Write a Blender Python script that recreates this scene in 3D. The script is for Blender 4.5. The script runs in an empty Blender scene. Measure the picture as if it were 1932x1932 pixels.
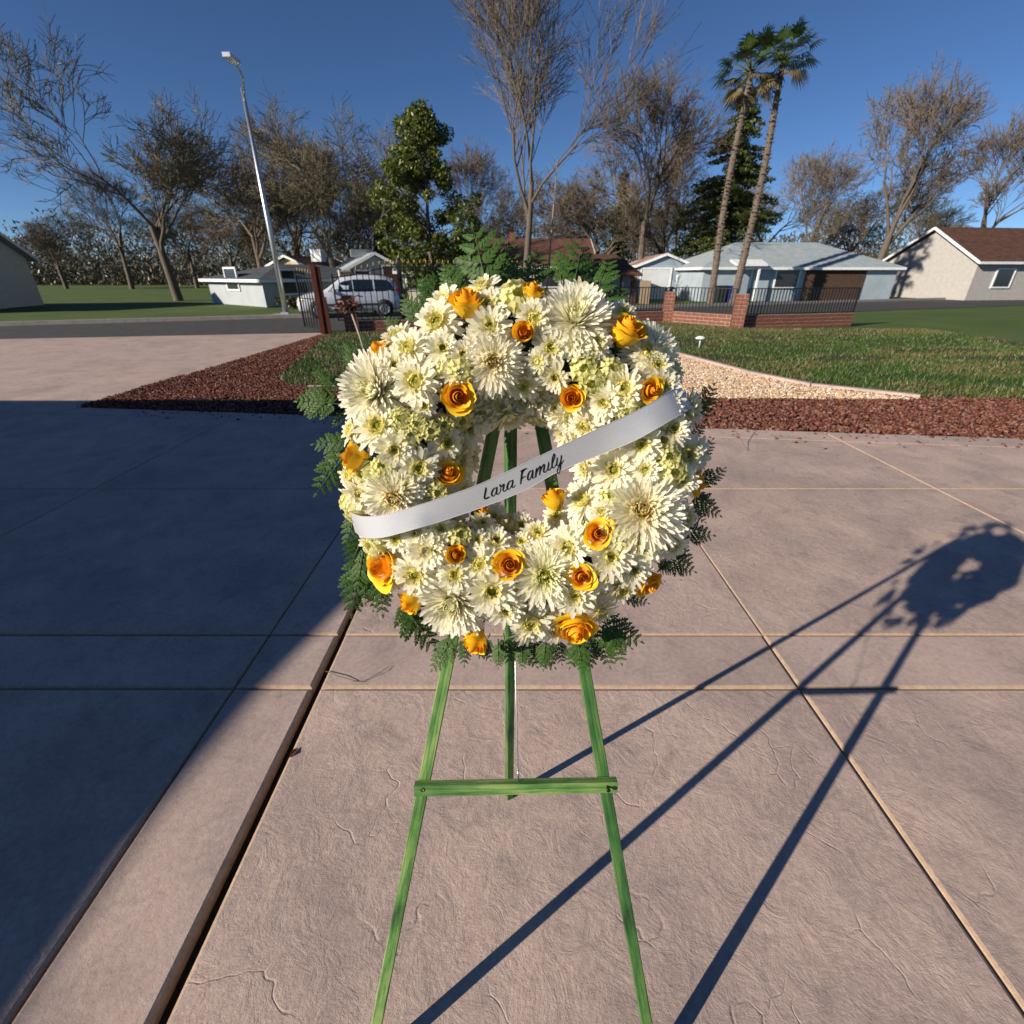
import bpy, math, random
import numpy as np
from mathutils import Vector, Matrix, noise
from mathutils.bvhtree import BVHTree

random.seed(7)
rng = np.random.default_rng(7)
R = math.radians
S = bpy.context.scene
COL = S.collection

# ------------------------------------------------------------------ camera
CAM_H = 1.65
PITCH = R(26.5)
cam_d = bpy.data.cameras.new('camera')
cam = bpy.data.objects.new('camera', cam_d)
COL.objects.link(cam)
cam.location = (0, 0, CAM_H)
cam.rotation_euler = (R(90) - PITCH, 0, 0)
cam_d.sensor_width = 36.0
cam_d.lens = 16.75
cam_d.clip_start = 0.05
cam_d.clip_end = 2000
cam_d.dof.use_dof = True
cam_d.dof.focus_distance = 0.83
cam_d.dof.aperture_fstop = 8.0
S.camera = cam

# ------------------------------------------------------------------ light
SUN_DIR = Vector((-0.852 * math.cos(R(22)), -0.523 * math.cos(R(22)), math.sin(R(22)))).normalized()
world = bpy.data.worlds.new('World')
S.world = world
world.use_nodes = True
wn = world.node_tree
sky = wn.nodes.new('ShaderNodeTexSky')
sky.sky_type = 'NISHITA'
sky.sun_disc = False
sky.sun_elevation = R(22)
sky.sun_rotation = math.atan2(SUN_DIR.x, SUN_DIR.y) % (2 * math.pi)
sky.air_density = 0.6
sky.dust_density = 0.0
sky.ozone_density = 6.0
bg = wn.nodes['Background']
bg.inputs['Strength'].default_value = 0.066
wn.links.new(sky.outputs['Color'], bg.inputs['Color'])
sun_d = bpy.data.lights.new('sun', 'SUN')
sun_d.energy = 5.0
sun_d.angle = R(0.53)
sun_d.color = (1.0, 0.89, 0.74)
sun = bpy.data.objects.new('sun', sun_d)
COL.objects.link(sun)
sun.rotation_euler = SUN_DIR.to_track_quat('Z', 'Y').to_euler()
sun.location = (-8, -5, 12)
S.view_settings.view_transform = 'Standard'
S.view_settings.look = 'None'
S.view_settings.exposure = 0.5
S.view_settings.gamma = 1.0
S.view_settings.use_curve_mapping = False
S.cycles.max_bounces = 6
S.cycles.use_denoising = True

# ------------------------------------------------------------------ helpers
SP, CP = math.sin(PITCH), math.cos(PITCH)
EYE = Vector((0, 0, CAM_H))
PXC, PXF = 966.0, 899.0      # picture units used when measuring the photograph


def ray(px, py):
    u, v = (px - PXC) / PXF, (py - PXC) / PXF
    return Vector((u, CP - v * SP, -(SP + v * CP)))


def at(px, py, Y):
    d = ray(px, py)
    return EYE + d * (Y / d.y)


def gp(px, py, z=0.0):
    d = ray(px, py)
    return EYE + d * ((z - CAM_H) / d.z)


def tag(o, label=None, cat=None, group=None, kind=None):
    if label: o['label'] = label
    if cat: o['category'] = cat
    if group: o['group'] = group
    if kind: o['kind'] = kind
    return o


def empty(name, loc, rz=0.0):
    o = bpy.data.objects.new(name, None)
    o.empty_display_size = 0.1
    o.location = loc
    o.rotation_euler = (0, 0, rz)
    COL.objects.link(o)
    o.matrix_basis = Matrix.Translation(Vector(loc)) @ Matrix.Rotation(rz, 4, 'Z')
    return o


def wmat(o):
    m = o.matrix_basis.copy()
    p = o.parent
    while p:
        m = p.matrix_basis @ m
        p = p.parent
    return m


def link(name, me, parent=None, mw=None, local=None):
    o = bpy.data.objects.new(name, me)
    COL.objects.link(o)
    if parent is not None:
        o.parent = parent
        if local is not None:
            o.matrix_basis = local
        else:
            o.matrix_basis = wmat(parent).inverted() @ (mw if mw is not None else Matrix.Identity(4))
    elif mw is not None:
        o.matrix_basis = mw
    return o


def copy_tree(o, parent=None, mw=None):
    c = o.copy()
    COL.objects.link(c)
    if parent is not None:
        c.parent = parent
    if mw is not None:
        c.matrix_basis = mw
    for ch in list(o.children):
        copy_tree(ch, c)
    return c


class MB:
    """collects vertices and faces of one mesh, with an optional colour per vertex"""
    def __init__(self):
        self.v, self.f, self.c, self.mi, self.sm = [], [], [], [], []

    def add(self, vs, fs, col=None, mi=0, smooth=False):
        b = len(self.v)
        self.v.extend([tuple(p) for p in vs])
        self.f.extend([tuple(i + b for i in f) for f in fs])
        self.mi.extend([mi] * len(fs))
        self.sm.extend([smooth] * len(fs))
        if col is None: col = (1, 1, 1)
        if isinstance(col, list): self.c.extend(col)
        else: self.c.extend([col] * len(vs))

    def box(self, c, s, rot=None, col=None, mi=0):
        c = Vector(c); hx, hy, hz = s[0] / 2, s[1] / 2, s[2] / 2
        P = [Vector((x, y, z)) for x in (-hx, hx) for y in (-hy, hy) for z in (-hz, hz)]
        if rot is not None: P = [rot @ p for p in P]
        self.add([p + c for p in P], [(0, 1, 3, 2), (4, 6, 7, 5), (0, 4, 5, 1), (2, 3, 7, 6), (0, 2, 6, 4), (1, 5, 7, 3)], col, mi)

    def bar(self, a, b, w, h, upv=(0, 0, 1), col=None, mi=0):
        """a box running from a to b, w across, h along upv"""
        a, b = Vector(a), Vector(b)
        d = b - a; L = d.length; d.normalize()
        u = Vector(upv); s = d.cross(u)
        if s.length < 1e-4: s = d.cross(Vector((1, 0, 0)))
        s.normalize(); u = s.cross(d).normalized()
        rot = Matrix((s, d, u)).transposed()
        self.box((a + b) / 2, (w, L, h), rot, col, mi)

    def tube(self, pts, rad, n=6, col=None, mi=0, cap=True, smooth=True):
        pts = [Vector(p) for p in pts]
        if not isinstance(rad, (list, tuple)): rad = [rad] * len(pts)
        vs, fs = [], []
        ref = Vector((0.31, 0.17, 0.93))
        for i, p in enumerate(pts):
            d = (pts[min(i + 1, len(pts) - 1)] - pts[max(i - 1, 0)])
            if d.length < 1e-9: d = Vector((0, 0, 1))
            d.normalize()
            r_ = ref if abs(d.dot(ref)) < 0.95 else Vector((1, 0, 0))
            a = d.cross(r_).normalized(); b = d.cross(a)
            for k in range(n):
                t = 2 * math.pi * k / n
                vs.append(p + (a * math.cos(t) + b * math.sin(t)) * rad[i])
        for i in range(len(pts) - 1):
            for k in range(n):
                k2 = (k + 1) % n
                fs.append((i * n + k, i * n + k2, (i + 1) * n + k2, (i + 1) * n + k))
        if cap:
            fs.append(tuple(range(n - 1, -1, -1)))
            fs.append(tuple(range((len(pts) - 1) * n, len(pts) * n)))
        self.add(vs, fs, col, mi, smooth)

    def lathe(self, prof, n=16, c=(0, 0, 0), rot=None, col=None, mi=0, smooth=True):
        vs, fs = [], []
        c = Vector(c)
        for r, z in prof:
            for k in range(n):
                t = 2 * math.pi * k / n
                p = Vector((r * math.cos(t), r * math.sin(t), z))
                vs.append((rot @ p if rot is not None else p) + c)
        for i in range(len(prof) - 1):
            for k in range(n):
                k2 = (k + 1) % n
                fs.append((i * n + k, i * n + k2, (i + 1) * n + k2, (i + 1) * n + k))
        fs.append(tuple(range(n - 1, -1, -1)))
        fs.append(tuple(range((len(prof) - 1) * n, len(prof) * n)))
        self.add(vs, fs, col, mi, smooth)

    def mesh(self, name, mats, colors=False):
        me = bpy.data.meshes.new(name)
        me.from_pydata(self.v, [], self.f)
        if not isinstance(mats, (list, tuple)): mats = [mats]
        for m in mats: me.materials.append(m)
        me.polygons.foreach_set('material_index', self.mi)
        me.polygons.foreach_set('use_smooth', self.sm)
        if colors:
            a = me.color_attributes.new('pigment', 'FLOAT_COLOR', 'POINT')
            arr = np.ones((len(self.v), 4), dtype=np.float32)
            arr[:, :3] = np.array(self.c, dtype=np.float32)
            a.data.foreach_set('color', arr.ravel())
        me.update()
        return me


def np_mesh(name, V, F, mat, colors=None, smooth=False):
    """triangles from numpy arrays"""
    me = bpy.data.meshes.new(name)
    V = np.ascontiguousarray(V, dtype=np.float32); F = np.ascontiguousarray(F, dtype=np.int32)
    k = F.shape[1]
    me.vertices.add(len(V)); me.vertices.foreach_set('co', V.ravel())
    me.loops.add(F.size); me.loops.foreach_set('vertex_index', F.ravel())
    me.polygons.add(len(F)); me.polygons.foreach_set('loop_start', np.arange(0, F.size, k, dtype=np.int32))
    me.polygons.foreach_set('use_smooth', np.full(len(F), smooth))
    if colors is not None:
        a = me.color_attributes.new('pigment', 'FLOAT_COLOR', 'POINT')
        arr = np.ones((len(V), 4), dtype=np.float32); arr[:, :3] = colors
        a.data.foreach_set('color', arr.ravel())
    me.materials.append(mat)
    me.update(calc_edges=True)
    return me


# ------------------------------------------------------------------ materials
def new_mat(name):
    m = bpy.data.materials.new(name); m.use_nodes = True
    nt = m.node_tree
    return m, nt, nt.nodes['Principled BSDF']


def N(nt, t, **kw):
    n = nt.nodes.new(t)
    for k, v in kw.items():
        if k in n.inputs.keys(): n.inputs[k].default_value = v
        else: setattr(n, k, v)
    return n


def ramp(nt, fac, stops):
    r = nt.nodes.new('ShaderNodeValToRGB')
    while len(r.color_ramp.elements) < len(stops): r.color_ramp.elements.new(0.5)
    for e, (p, c) in zip(r.color_ramp.elements, stops):
        e.position = p; e.color = (*c, 1)
    nt.links.new(fac, r.inputs['Fac'])
    return r.outputs['Color']


def mat_noise(name, c1, c2, scale=5.0, rough=0.8, bump=0.0, bscale=None, detail=6, metal=0.0, spec=0.3, coords='Object', stretch=None, bdist=0.01):
    m, nt, b = new_mat(name)
    tc = nt.nodes.new('ShaderNodeTexCoord')
    src = tc.outputs[coords]
    if stretch:
        mp = nt.nodes.new('ShaderNodeMapping'); mp.inputs['Scale'].default_value = stretch
        nt.links.new(src, mp.inputs['Vector']); src = mp.outputs['Vector']
    n = N(nt, 'ShaderNodeTexNoise', Scale=scale, Detail=detail, Roughness=0.6)
    nt.links.new(src, n.inputs['Vector'])
    nt.links.new(ramp(nt, n.outputs['Fac'], [(0.3, c1), (0.7, c2)]), b.inputs['Base Color'])
    b.inputs['Roughness'].default_value = rough
    b.inputs['Metallic'].default_value = metal
    b.inputs['Specular IOR Level'].default_value = spec
    if bump:
        n2 = N(nt, 'ShaderNodeTexNoise', Scale=bscale or scale * 4, Detail=8, Roughness=0.65)
        nt.links.new(src, n2.inputs['Vector'])
        bp = N(nt, 'ShaderNodeBump', Strength=bump, Distance=bdist)
        nt.links.new(n2.outputs['Fac'], bp.inputs['Height'])
        nt.links.new(bp.outputs['Normal'], b.inputs['Normal'])
    return m


def mat_attr(name, rough=0.5, transl=0.0, spec=0.3, sss=0.0):
    """colour from the mesh's own pigment, some light passing through thin petals and leaves"""
    m, nt, b = new_mat(name)
    at_ = nt.nodes.new('ShaderNodeAttribute'); at_.attribute_name = 'pigment'
    oi = nt.nodes.new('ShaderNodeObjectInfo')
    hs = N(nt, 'ShaderNodeHueSaturation')
    mr = N(nt, 'ShaderNodeMapRange'); mr.inputs['To Min'].default_value = 0.92; mr.inputs['To Max'].default_value = 1.06
    nt.links.new(oi.outputs['Random'], mr.inputs['Value'])
    nt.links.new(mr.outputs['Result'], hs.inputs['Value'])
    nt.links.new(at_.outputs['Color'], hs.inputs['Color'])
    nt.links.new(hs.outputs['Color'], b.inputs['Base Color'])
    b.inputs['Roughness'].default_value = rough
    b.inputs['Specular IOR Level'].default_value = spec
    if transl:
        t = nt.nodes.new('ShaderNodeBsdfTranslucent')
        nt.links.new(hs.outputs['Color'], t.inputs['Color'])
        mx = nt.nodes.new('ShaderNodeMixShader'); mx.inputs['Fac'].default_value = transl
        nt.links.new(b.outputs['BSDF'], mx.inputs[1]); nt.links.new(t.outputs['BSDF'], mx.inputs[2])
        nt.links.new(mx.outputs['Shader'], nt.nodes['Material Output'].inputs['Surface'])
    return m


def mat_plain(name, c, rough=0.6, metal=0.0, spec=0.4):
    m, nt, b = new_mat(name)
    tc = nt.nodes.new('ShaderNodeTexCoord')
    n = N(nt, 'ShaderNodeTexNoise', Scale=6.0, Detail=4.0)
    nt.links.new(tc.outputs['Object'], n.inputs['Vector'])
    lo = tuple(x * 0.9 for x in c); hi = tuple(min(1, x * 1.08) for x in c)
    nt.links.new(ramp(nt, n.outputs['Fac'], [(0.3, lo), (0.7, hi)]), b.inputs['Base Color'])
    b.inputs['Roughness'].default_value = rough
    b.inputs['Metallic'].default_value = metal
    b.inputs['Specular IOR Level'].default_value = spec
    return m


def mat_concrete(name, c1, c2, c3, relief=1.0, spots=True):
    """stamped, tinted concrete: mottled pigment, slate-like relief with chipped ridges"""
    m, nt, b = new_mat(name)
    geo = nt.nodes.new('ShaderNodeNewGeometry')
    P = geo.outputs['Position']
    n1 = N(nt, 'ShaderNodeTexNoise', Scale=2.3, Detail=8.0, Roughness=0.62, Distortion=0.5)
    n2 = N(nt, 'ShaderNodeTexNoise', Scale=45.0, Detail=6.0, Roughness=0.7)
    n3 = N(nt, 'ShaderNodeTexNoise', Scale=7.0, Detail=6.0, Roughness=0.65, Distortion=0.9)
    for n in (n1, n2, n3): nt.links.new(P, n.inputs['Vector'])
    base = ramp(nt, n1.outputs['Fac'], [(0.28, c1), (0.5, c2), (0.74, c3)])
    mx = N(nt, 'ShaderNodeMix', data_type='RGBA', blend_type='MULTIPLY')
    mx.inputs['Factor'].default_value = 0.55
    nt.links.new(base, mx.inputs[6])
    nt.links.new(ramp(nt, n2.outputs['Fac'], [(0.3, (0.62, 0.62, 0.62)), (0.62, (1.12, 1.1, 1.08))]), mx.inputs[7])
    mx2 = N(nt, 'ShaderNodeMix', data_type='RGBA', blend_type='MULTIPLY')
    mx2.inputs['Factor'].default_value = 0.6
    nt.links.new(mx.outputs[2], mx2.inputs[6])
    nt.links.new(ramp(nt, n3.outputs['Fac'], [(0.27, (0.60, 0.62, 0.64)), (0.47, (1, 1, 1))]), mx2.inputs[7])
    n4 = N(nt, 'ShaderNodeTexNoise', Scale=0.9, Detail=5.0, Roughness=0.6, Distortion=0.8)
    nt.links.new(P, n4.inputs['Vector'])
    mx3 = N(nt, 'ShaderNodeMix', data_type='RGBA', blend_type='MULTIPLY'); mx3.inputs['Factor'].default_value = 0.8
    nt.links.new(mx2.outputs[2], mx3.inputs[6])
    nt.links.new(ramp(nt, n4.outputs['Fac'], [(0.30, (0.80, 0.80, 0.82)), (0.5, (1.0, 1.0, 1.0)), (0.72, (1.10, 1.05, 1.0))]), mx3.inputs[7])
    oi = nt.nodes.new('ShaderNodeObjectInfo')
    mr = N(nt, 'ShaderNodeMapRange'); mr.inputs['To Min'].default_value = 0.93; mr.inputs['To Max'].default_value = 1.05
    nt.links.new(oi.outputs['Random'], mr.inputs['Value'])
    hs = N(nt, 'ShaderNodeHueSaturation'); nt.links.new(mr.outputs['Result'], hs.inputs['Value']); nt.links.new(mx3.outputs[2], hs.inputs['Color'])
    # small dark spots: gum, oil drips, grit
    sp_v = N(nt, 'ShaderNodeTexVoronoi', Scale=2.6); nt.links.new(P, sp_v.inputs['Vector'])
    mx4 = N(nt, 'ShaderNodeMix', data_type='RGBA', blend_type='MULTIPLY'); mx4.inputs['Factor'].default_value = 1.0
    nt.links.new(hs.outputs['Color'], mx4.inputs[6])
    nt.links.new(ramp(nt, sp_v.outputs['Distance'], [(0.018, (0.45, 0.43, 0.42)), (0.035, (1, 1, 1))]), mx4.inputs[7])
    nt.links.new(mx4.outputs[2], b.inputs['Base Color'])
    b.inputs['Roughness'].default_value = 0.72
    b.inputs['Specular IOR Level'].default_value = 0.3
    # relief
    w = N(nt, 'ShaderNodeTexNoise', Scale=3.0, Detail=3.0, Roughness=0.5)
    nt.links.new(P, w.inputs['Vector'])
    vm = N(nt, 'ShaderNodeVectorMath', operation='MULTIPLY_ADD')
    nt.links.new(w.outputs['Color'], vm.inputs[0]); vm.inputs[1].default_value = (0.35, 0.35, 0.35)
    nt.links.new(P, vm.inputs[2])
    vo = N(nt, 'ShaderNodeTexVoronoi', Scale=4.2, feature='DISTANCE_TO_EDGE')
    nt.links.new(vm.outputs['Vector'], vo.inputs['Vector'])
    crack = ramp(nt, vo.outputs['Distance'], [(0.0, (0, 0, 0)), (0.016, (1, 1, 1))])
    gate_ = N(nt, 'ShaderNodeTexNoise', Scale=3.4, Detail=2.0); nt.links.new(P, gate_.inputs['Vector'])
    gr = ramp(nt, gate_.outputs['Fac'], [(0.53, (1, 1, 1)), (0.60, (0, 0, 0))])
    mxx = N(nt, 'ShaderNodeMath', operation='MAXIMUM')
    nt.links.new(crack, mxx.inputs[0]); nt.links.new(gr, mxx.inputs[1])
    st = N(nt, 'ShaderNodeTexNoise', Scale=9.0, Detail=9.0, Roughness=0.68, Distortion=1.2)
    nt.links.new(P, st.inputs['Vector'])
    fine = N(nt, 'ShaderNodeTexNoise', Scale=120.0, Detail=4.0, Roughness=0.7)
    nt.links.new(P, fine.inputs['Vector'])
    b1 = N(nt, 'ShaderNodeBump', Strength=0.55 * relief, Distance=0.012)
    nt.links.new(st.outputs['Fac'], b1.inputs['Height'])
    b2 = N(nt, 'ShaderNodeBump', Strength=0.45 * relief, Distance=0.004)
    nt.links.new(mxx.outputs['Value'], b2.inputs['Height']); nt.links.new(b1.outputs['Normal'], b2.inputs['Normal'])
    b3 = N(nt, 'ShaderNodeBump', Strength=0.35 + 0.25 * relief, Distance=0.003)
    nt.links.new(fine.outputs['Fac'], b3.inputs['Height']); nt.links.new(b2.outputs['Normal'], b3.inputs['Normal'])
    nt.links.new(b3.outputs['Normal'], b.inputs['Normal'])
    return m


def mat_wood_stain(name, dark, mid, pale):
    """green stain soaked unevenly into pine, grain along the stick (local Z)"""
    m, nt, b = new_mat(name)
    tc = nt.nodes.new('ShaderNodeTexCoord')
    mp = nt.nodes.new('ShaderNodeMapping'); mp.inputs['Scale'].default_value = (60, 60, 3.0)
    nt.links.new(tc.outputs['Object'], mp.inputs['Vector'])
    g = N(nt, 'ShaderNodeTexNoise', Scale=2.2, Detail=7.0, Roughness=0.65, Distortion=0.4)
    nt.links.new(mp.outputs['Vector'], g.inputs['Vector'])
    mp2 = nt.nodes.new('ShaderNodeMapping'); mp2.inputs['Scale'].default_value = (14, 14, 5.0)
    nt.links.new(tc.outputs['Object'], mp2.inputs['Vector'])
    p = N(nt, 'ShaderNodeTexNoise', Scale=1.2, Detail=5.0, Roughness=0.6)
    nt.links.new(mp2.outputs['Vector'], p.inputs['Vector'])
    ad = N(nt, 'ShaderNodeMath', operation='MULTIPLY_ADD'); ad.inputs[1].default_value = 0.55
    nt.links.new(g.outputs['Fac'], ad.inputs[0])
    ml = N(nt, 'ShaderNodeMath', operation='MULTIPLY'); ml.inputs[1].default_value = 0.5
    nt.links.new(p.outputs['Fac'], ml.inputs[0]); nt.links.new(ml.outputs['Value'], ad.inputs[2])
    nt.links.new(ramp(nt, ad.outputs['Value'], [(0.38, dark), (0.5, mid), (0.64, pale)]), b.inputs['Base Color'])
    b.inputs['Roughness'].default_value = 0.6
    bp = N(nt, 'ShaderNodeBump', Strength=0.35, Distance=0.002)
    nt.links.new(g.outputs['Fac'], bp.inputs['Height']); nt.links.new(bp.outputs['Normal'], b.inputs['Normal'])
    return m


M = {}
M['petal'] = mat_attr('petal', 0.6, 0.5, 0.12)
M['rose'] = mat_attr('rose_petal', 0.5, 0.22, 0.3)
M['fern'] = mat_attr('fern_leaf', 0.5, 0.25, 0.25)
M['leaf'] = mat_attr('tree_leaf', 0.42, 0.15, 0.4)
M['pigment'] = mat_attr('pigment_only', 0.85, 0.0, 0.2)
M['foam'] = mat_noise('wet_foam', (0.01, 0.03, 0.012), (0.02, 0.05, 0.02), 60, 0.95, 0.6, 200)
M['concrete'] = mat_concrete('stamped_concrete', (0.375, 0.295, 0.265), (0.48, 0.37, 0.32), (0.59, 0.455, 0.385), 1.0)
M['concrete_smooth'] = mat_concrete('band_concrete', (0.41, 0.32, 0.285), (0.49, 0.38, 0.335), (0.57, 0.44, 0.385), 0.25)
M['joint_edge'] = mat_noise('worn_joint_edge', (0.36, 0.26, 0.19), (0.52, 0.38, 0.27), 40, 0.8, 0.3, 120)
M['joint'] = mat_noise('joint_dirt', (0.015, 0.013, 0.012), (0.05, 0.042, 0.036), 60, 0.95, 0.5, 200)
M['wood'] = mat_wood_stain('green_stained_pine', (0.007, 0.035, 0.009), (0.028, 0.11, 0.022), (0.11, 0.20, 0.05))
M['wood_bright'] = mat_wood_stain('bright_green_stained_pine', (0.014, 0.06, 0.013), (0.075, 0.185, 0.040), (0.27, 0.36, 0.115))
M['metal'] = mat_plain('galvanised_metal', (0.55, 0.56, 0.56), 0.35, 0.9)
M['black_metal'] = mat_plain('black_paint_metal', (0.012, 0.012, 0.013), 0.4, 0.0, 0.5)
M['screw'] = mat_plain('dark_screw', (0.05, 0.03, 0.02), 0.35, 0.8)
M['hole'] = mat_plain('drilled_hole', (0.006, 0.006, 0.005), 0.95)
M['ink'] = mat_plain('black_ink', (0.006, 0.006, 0.008), 0.45)
M['gold'] = mat_plain('gold_paint', (0.42, 0.26, 0.05), 0.4, 0.3)
M['lava'] = mat_attr('lava_rock', 0.95, 0.0, 0.1)
M['asphalt'] = mat_noise('asphalt', (0.045, 0.045, 0.046), (0.075, 0.073, 0.07), 3, 0.9, 0.4, 90)
M['soil'] = mat_noise('soil', (0.05, 0.035, 0.022), (0.11, 0.08, 0.05), 3, 0.95, 0.6, 40)
M['lava_soil'] = mat_noise('lava_soil', (0.05, 0.016, 0.011), (0.10, 0.033, 0.022), 14, 0.95, 0.8, 60)
M['gravel_soil'] = mat_noise('gravel_soil', (0.22, 0.15, 0.09), (0.34, 0.24, 0.16), 14, 0.95, 0.8, 60)
M['turf'] = mat_noise('turf', (0.022, 0.042, 0.010), (0.055, 0.062, 0.022), 0.9, 0.95, 0.8, 30)
M['far_grass'] = mat_noise('far_grass', (0.045, 0.085, 0.014), (0.085, 0.13, 0.025), 0.35, 0.95, 0.6, 12)
M['pale_concrete'] = mat_noise('pale_concrete', (0.30, 0.27, 0.24), (0.42, 0.38, 0.34), 5, 0.85, 0.3, 60)

# ================================================================== GROUND
def sheet(name, pts, z, m, sub=False):
    mb = MB(); mb.add([(p[0], p[1], z) for p in pts], [tuple(range(len(pts)))])
    o = link(name, mb.mesh(name, m)); o['kind'] = 'structure'
    return o


sheet('ground', [(-400, -60), (400, -60), (400, 700), (-400, 700)], -0.075, M['far_grass'])


def yfar(x): return 5.85 - 0.12 * x
def yfar2(x): return 5.50 - 0.12 * x


# driveway: dark bed with separately cast slabs on it
mb = MB(); mb.add([(-9, -1.2, -0.05), (9, -1.2, -0.05), (9, yfar(9), -0.05), (-9, yfar(-9), -0.05)], [(0, 1, 2, 3)])
driveway = link('driveway', mb.mesh('driveway', M['joint'])); driveway['kind'] = 'structure'


def slab_mesh(q, smooth_m, g=0.006, b=0.016):
    """q: four corners (xy) anticlockwise; rounded arrises drop into the joint"""
    c = Vector((sum(p[0] for p in q) / 4, sum(p[1] for p in q) / 4))
    def inset(d):
        out = []
        n = len(q)
        for i in range(n):
            p0, p1, p2 = Vector(q[i - 1]), Vector(q[i]), Vector(q[(i + 1) % n])
            d1 = (p1 - p0).normalized(); d2 = (p2 - p1).normalized()
            n1 = Vector((-d1.y, d1.x)); n2 = Vector((-d2.y, d2.x))
            k = d / max(0.2, 1 + n1.dot(n2))
            out.append(p1 + (n1 + n2) * k)
        return out
    mbs = MB()
    levels = [(g, -0.045), (g, -b), (g + b * 0.3, -b * 0.3), (g + b, 0.0)]
    vs = []
    for d, z in levels:
        vs += [(p.x - c.x, p.y - c.y, z) for p in inset(d)]
    fs, mi = [], []
    for L in range(3):
        for i in range(4):
            j = (i + 1) % 4
            fs.append((L * 4 + i, L * 4 + j, (L + 1) * 4 + j, (L + 1) * 4 + i))
    mbs.add(vs, fs, mi=1)
    base = len(mbs.v) - 4
    mbs.f.append((base, base + 1, base + 2, base + 3)); mbs.mi.append(0); mbs.sm.append(False)
    me = mbs.mesh('slab', [M['concrete_smooth'] if smooth_m else M['concrete'], M['joint_edge']])
    return me, c


XC = [-8.6, -6.0, -3.6, -1.242, -0.875, 1.283, 3.65, 6.1, 8.6]
YC = [-1.1, 1.551, 1.904, 3.76, None, None]
for i in range(len(XC) - 1):
    for j in range(len(YC) - 1):
        x0, x1 = XC[i], XC[i + 1]
        def yy(k, x):
            if YC[k] is not None: return YC[k]
            return yfar2(x) if k == 4 else yfar(x)
        wide = 0.016 if abs(x0 + 0.875) < 0.01 else 0.0
        wider = 0.016 if abs(x1 + 0.875) < 0.01 else 0.0
        q = [(x0 + wide, yy(j, x0)), (x1 - wider, yy(j, x1)), (x1 - wider, yy(j + 1, x1)), (x0 + wide, yy(j + 1, x0))]
        band = (x1 - x0) < 0.5 or j in (1, 4)
        me, c = slab_mesh(q, band, 0.003, 0.013 if j < 2 else 0.008)
        link('slab', me, driveway, Matrix.Translation((c.x, c.y, 0)))

# beds, lawn, street
sheet('lava_bed', [(-6.2, yfar(-6.2)), (14, 4.2), (14, 17), (8, 17.6), (6, 20.2), (-6.2, 16.3)], -0.030, M['lava_soil'])
left_edge = [gp(x, y) for x, y in ((612, 633), (577, 668), (540, 699), (524, 711), (533, 721), (560, 727), (640, 730))]
GRAVEL = [(0.8, 7.15), (6.0, 7.05), (4.9, 7.9), (4.37, 9.0), (3.79, 11.3), (3.2, 13.0), (1.7, 14.2), (0.8, 12.2)]
LAWN = [(-5.55, 15.7)] + [(p.x, p.y) for p in left_edge] + [(0.72, 7.95), (0.72, 12.3), (1.65, 14.4), (3.3, 13.2), (3.92, 11.4), (4.5, 9.1), (5.0, 8.05), (6.1, 7.2), (9, 7.0), (14, 7.0), (14, 17.2), (8, 17.4), (6, 19.8), (0, 17.9), (-5.1, 16.1)]
sheet('gravel_bed', GRAVEL, -0.022, M['gravel_soil'])
sheet('lawn', LAWN, -0.014, M['turf'])
# pink concrete apron beyond the bed on the left
mb = MB(); mb.add([(-30, 6.6, -0.012), (-6.05, 6.55, -0.012), (-5.95, 12.5, -0.012), (-5.75, 16.2, -0.012), (-30, 11.5, -0.012)], [(0, 1, 2, 3, 4)])
o = link('side_path', mb.mesh('side_path', M['concrete_smooth'])); o['kind'] = 'structure'
# the street runs slightly away to the right
sd = Vector((1, 0.40, 0)).normalized(); sn = Vector((-sd.y, sd.x, 0))
s0 = Vector((-8.0, 16.3, 0)); SW = 6.4
def sp(a, b): return s0 + sd * a + sn * b
sheet('street', [sp(-90, 0), sp(120, 0), sp(120, SW), sp(-90, SW)], -0.06, M['asphalt'])
mb = MB()
mb.bar(sp(-90, SW + 0.1), sp(120, SW + 0.1), 0.2, 0.16, col=(1, 1, 1))
o = link('kerb', mb.mesh('kerb', M['pale_concrete'])); o['kind'] = 'structure'; 
# narrow concrete edging between the lawn and the gravel
mb = MB(); ed = [(6.1, 7.15), (4.95, 7.98), (4.44, 9.05), (3.86, 11.35), (3.26, 13.1), (1.68, 14.3)]
for a, b in zip(ed[:-1], ed[1:]):
    mb.bar((a[0], a[1], -0.0), (b[0], b[1], -0.0), 0.10, 0.09)
o = link('lawn_edging', mb.mesh('lawn_edging', M['concrete_smooth'])); o['kind'] = 'structure'
mb = MB()
mb.bar((-3.35, 7.93, -0.01), (0.6, 7.9, -0.01), 0.05, 0.06)
o = link('garden_edging', mb.mesh('garden_edging', M['pale_concrete'])); o['kind'] = 'structure'


def in_poly(X, Y, poly):
    inside = np.zeros(len(X), bool)
    n = len(poly); j = n - 1
    for i in range(n):
        xi, yi = poly[i]; xj, yj = poly[j]
        cond = ((yi > Y) != (yj > Y)) & (X < (xj - xi) * (Y - yi) / (yj - yi + 1e-12) + xi)
        inside ^= cond; j = i
    return inside


OCT = np.array([(1, 0, 0), (-1, 0, 0), (0, 1, 0), (0, -1, 0), (0, 0, 1), (0, 0, -1)], float)
OCF = np.array([(0, 2, 4), (2, 1, 4), (1, 3, 4), (3, 0, 4), (2, 0, 5), (1, 2, 5), (3, 1, 5), (0, 3, 5)])


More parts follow.
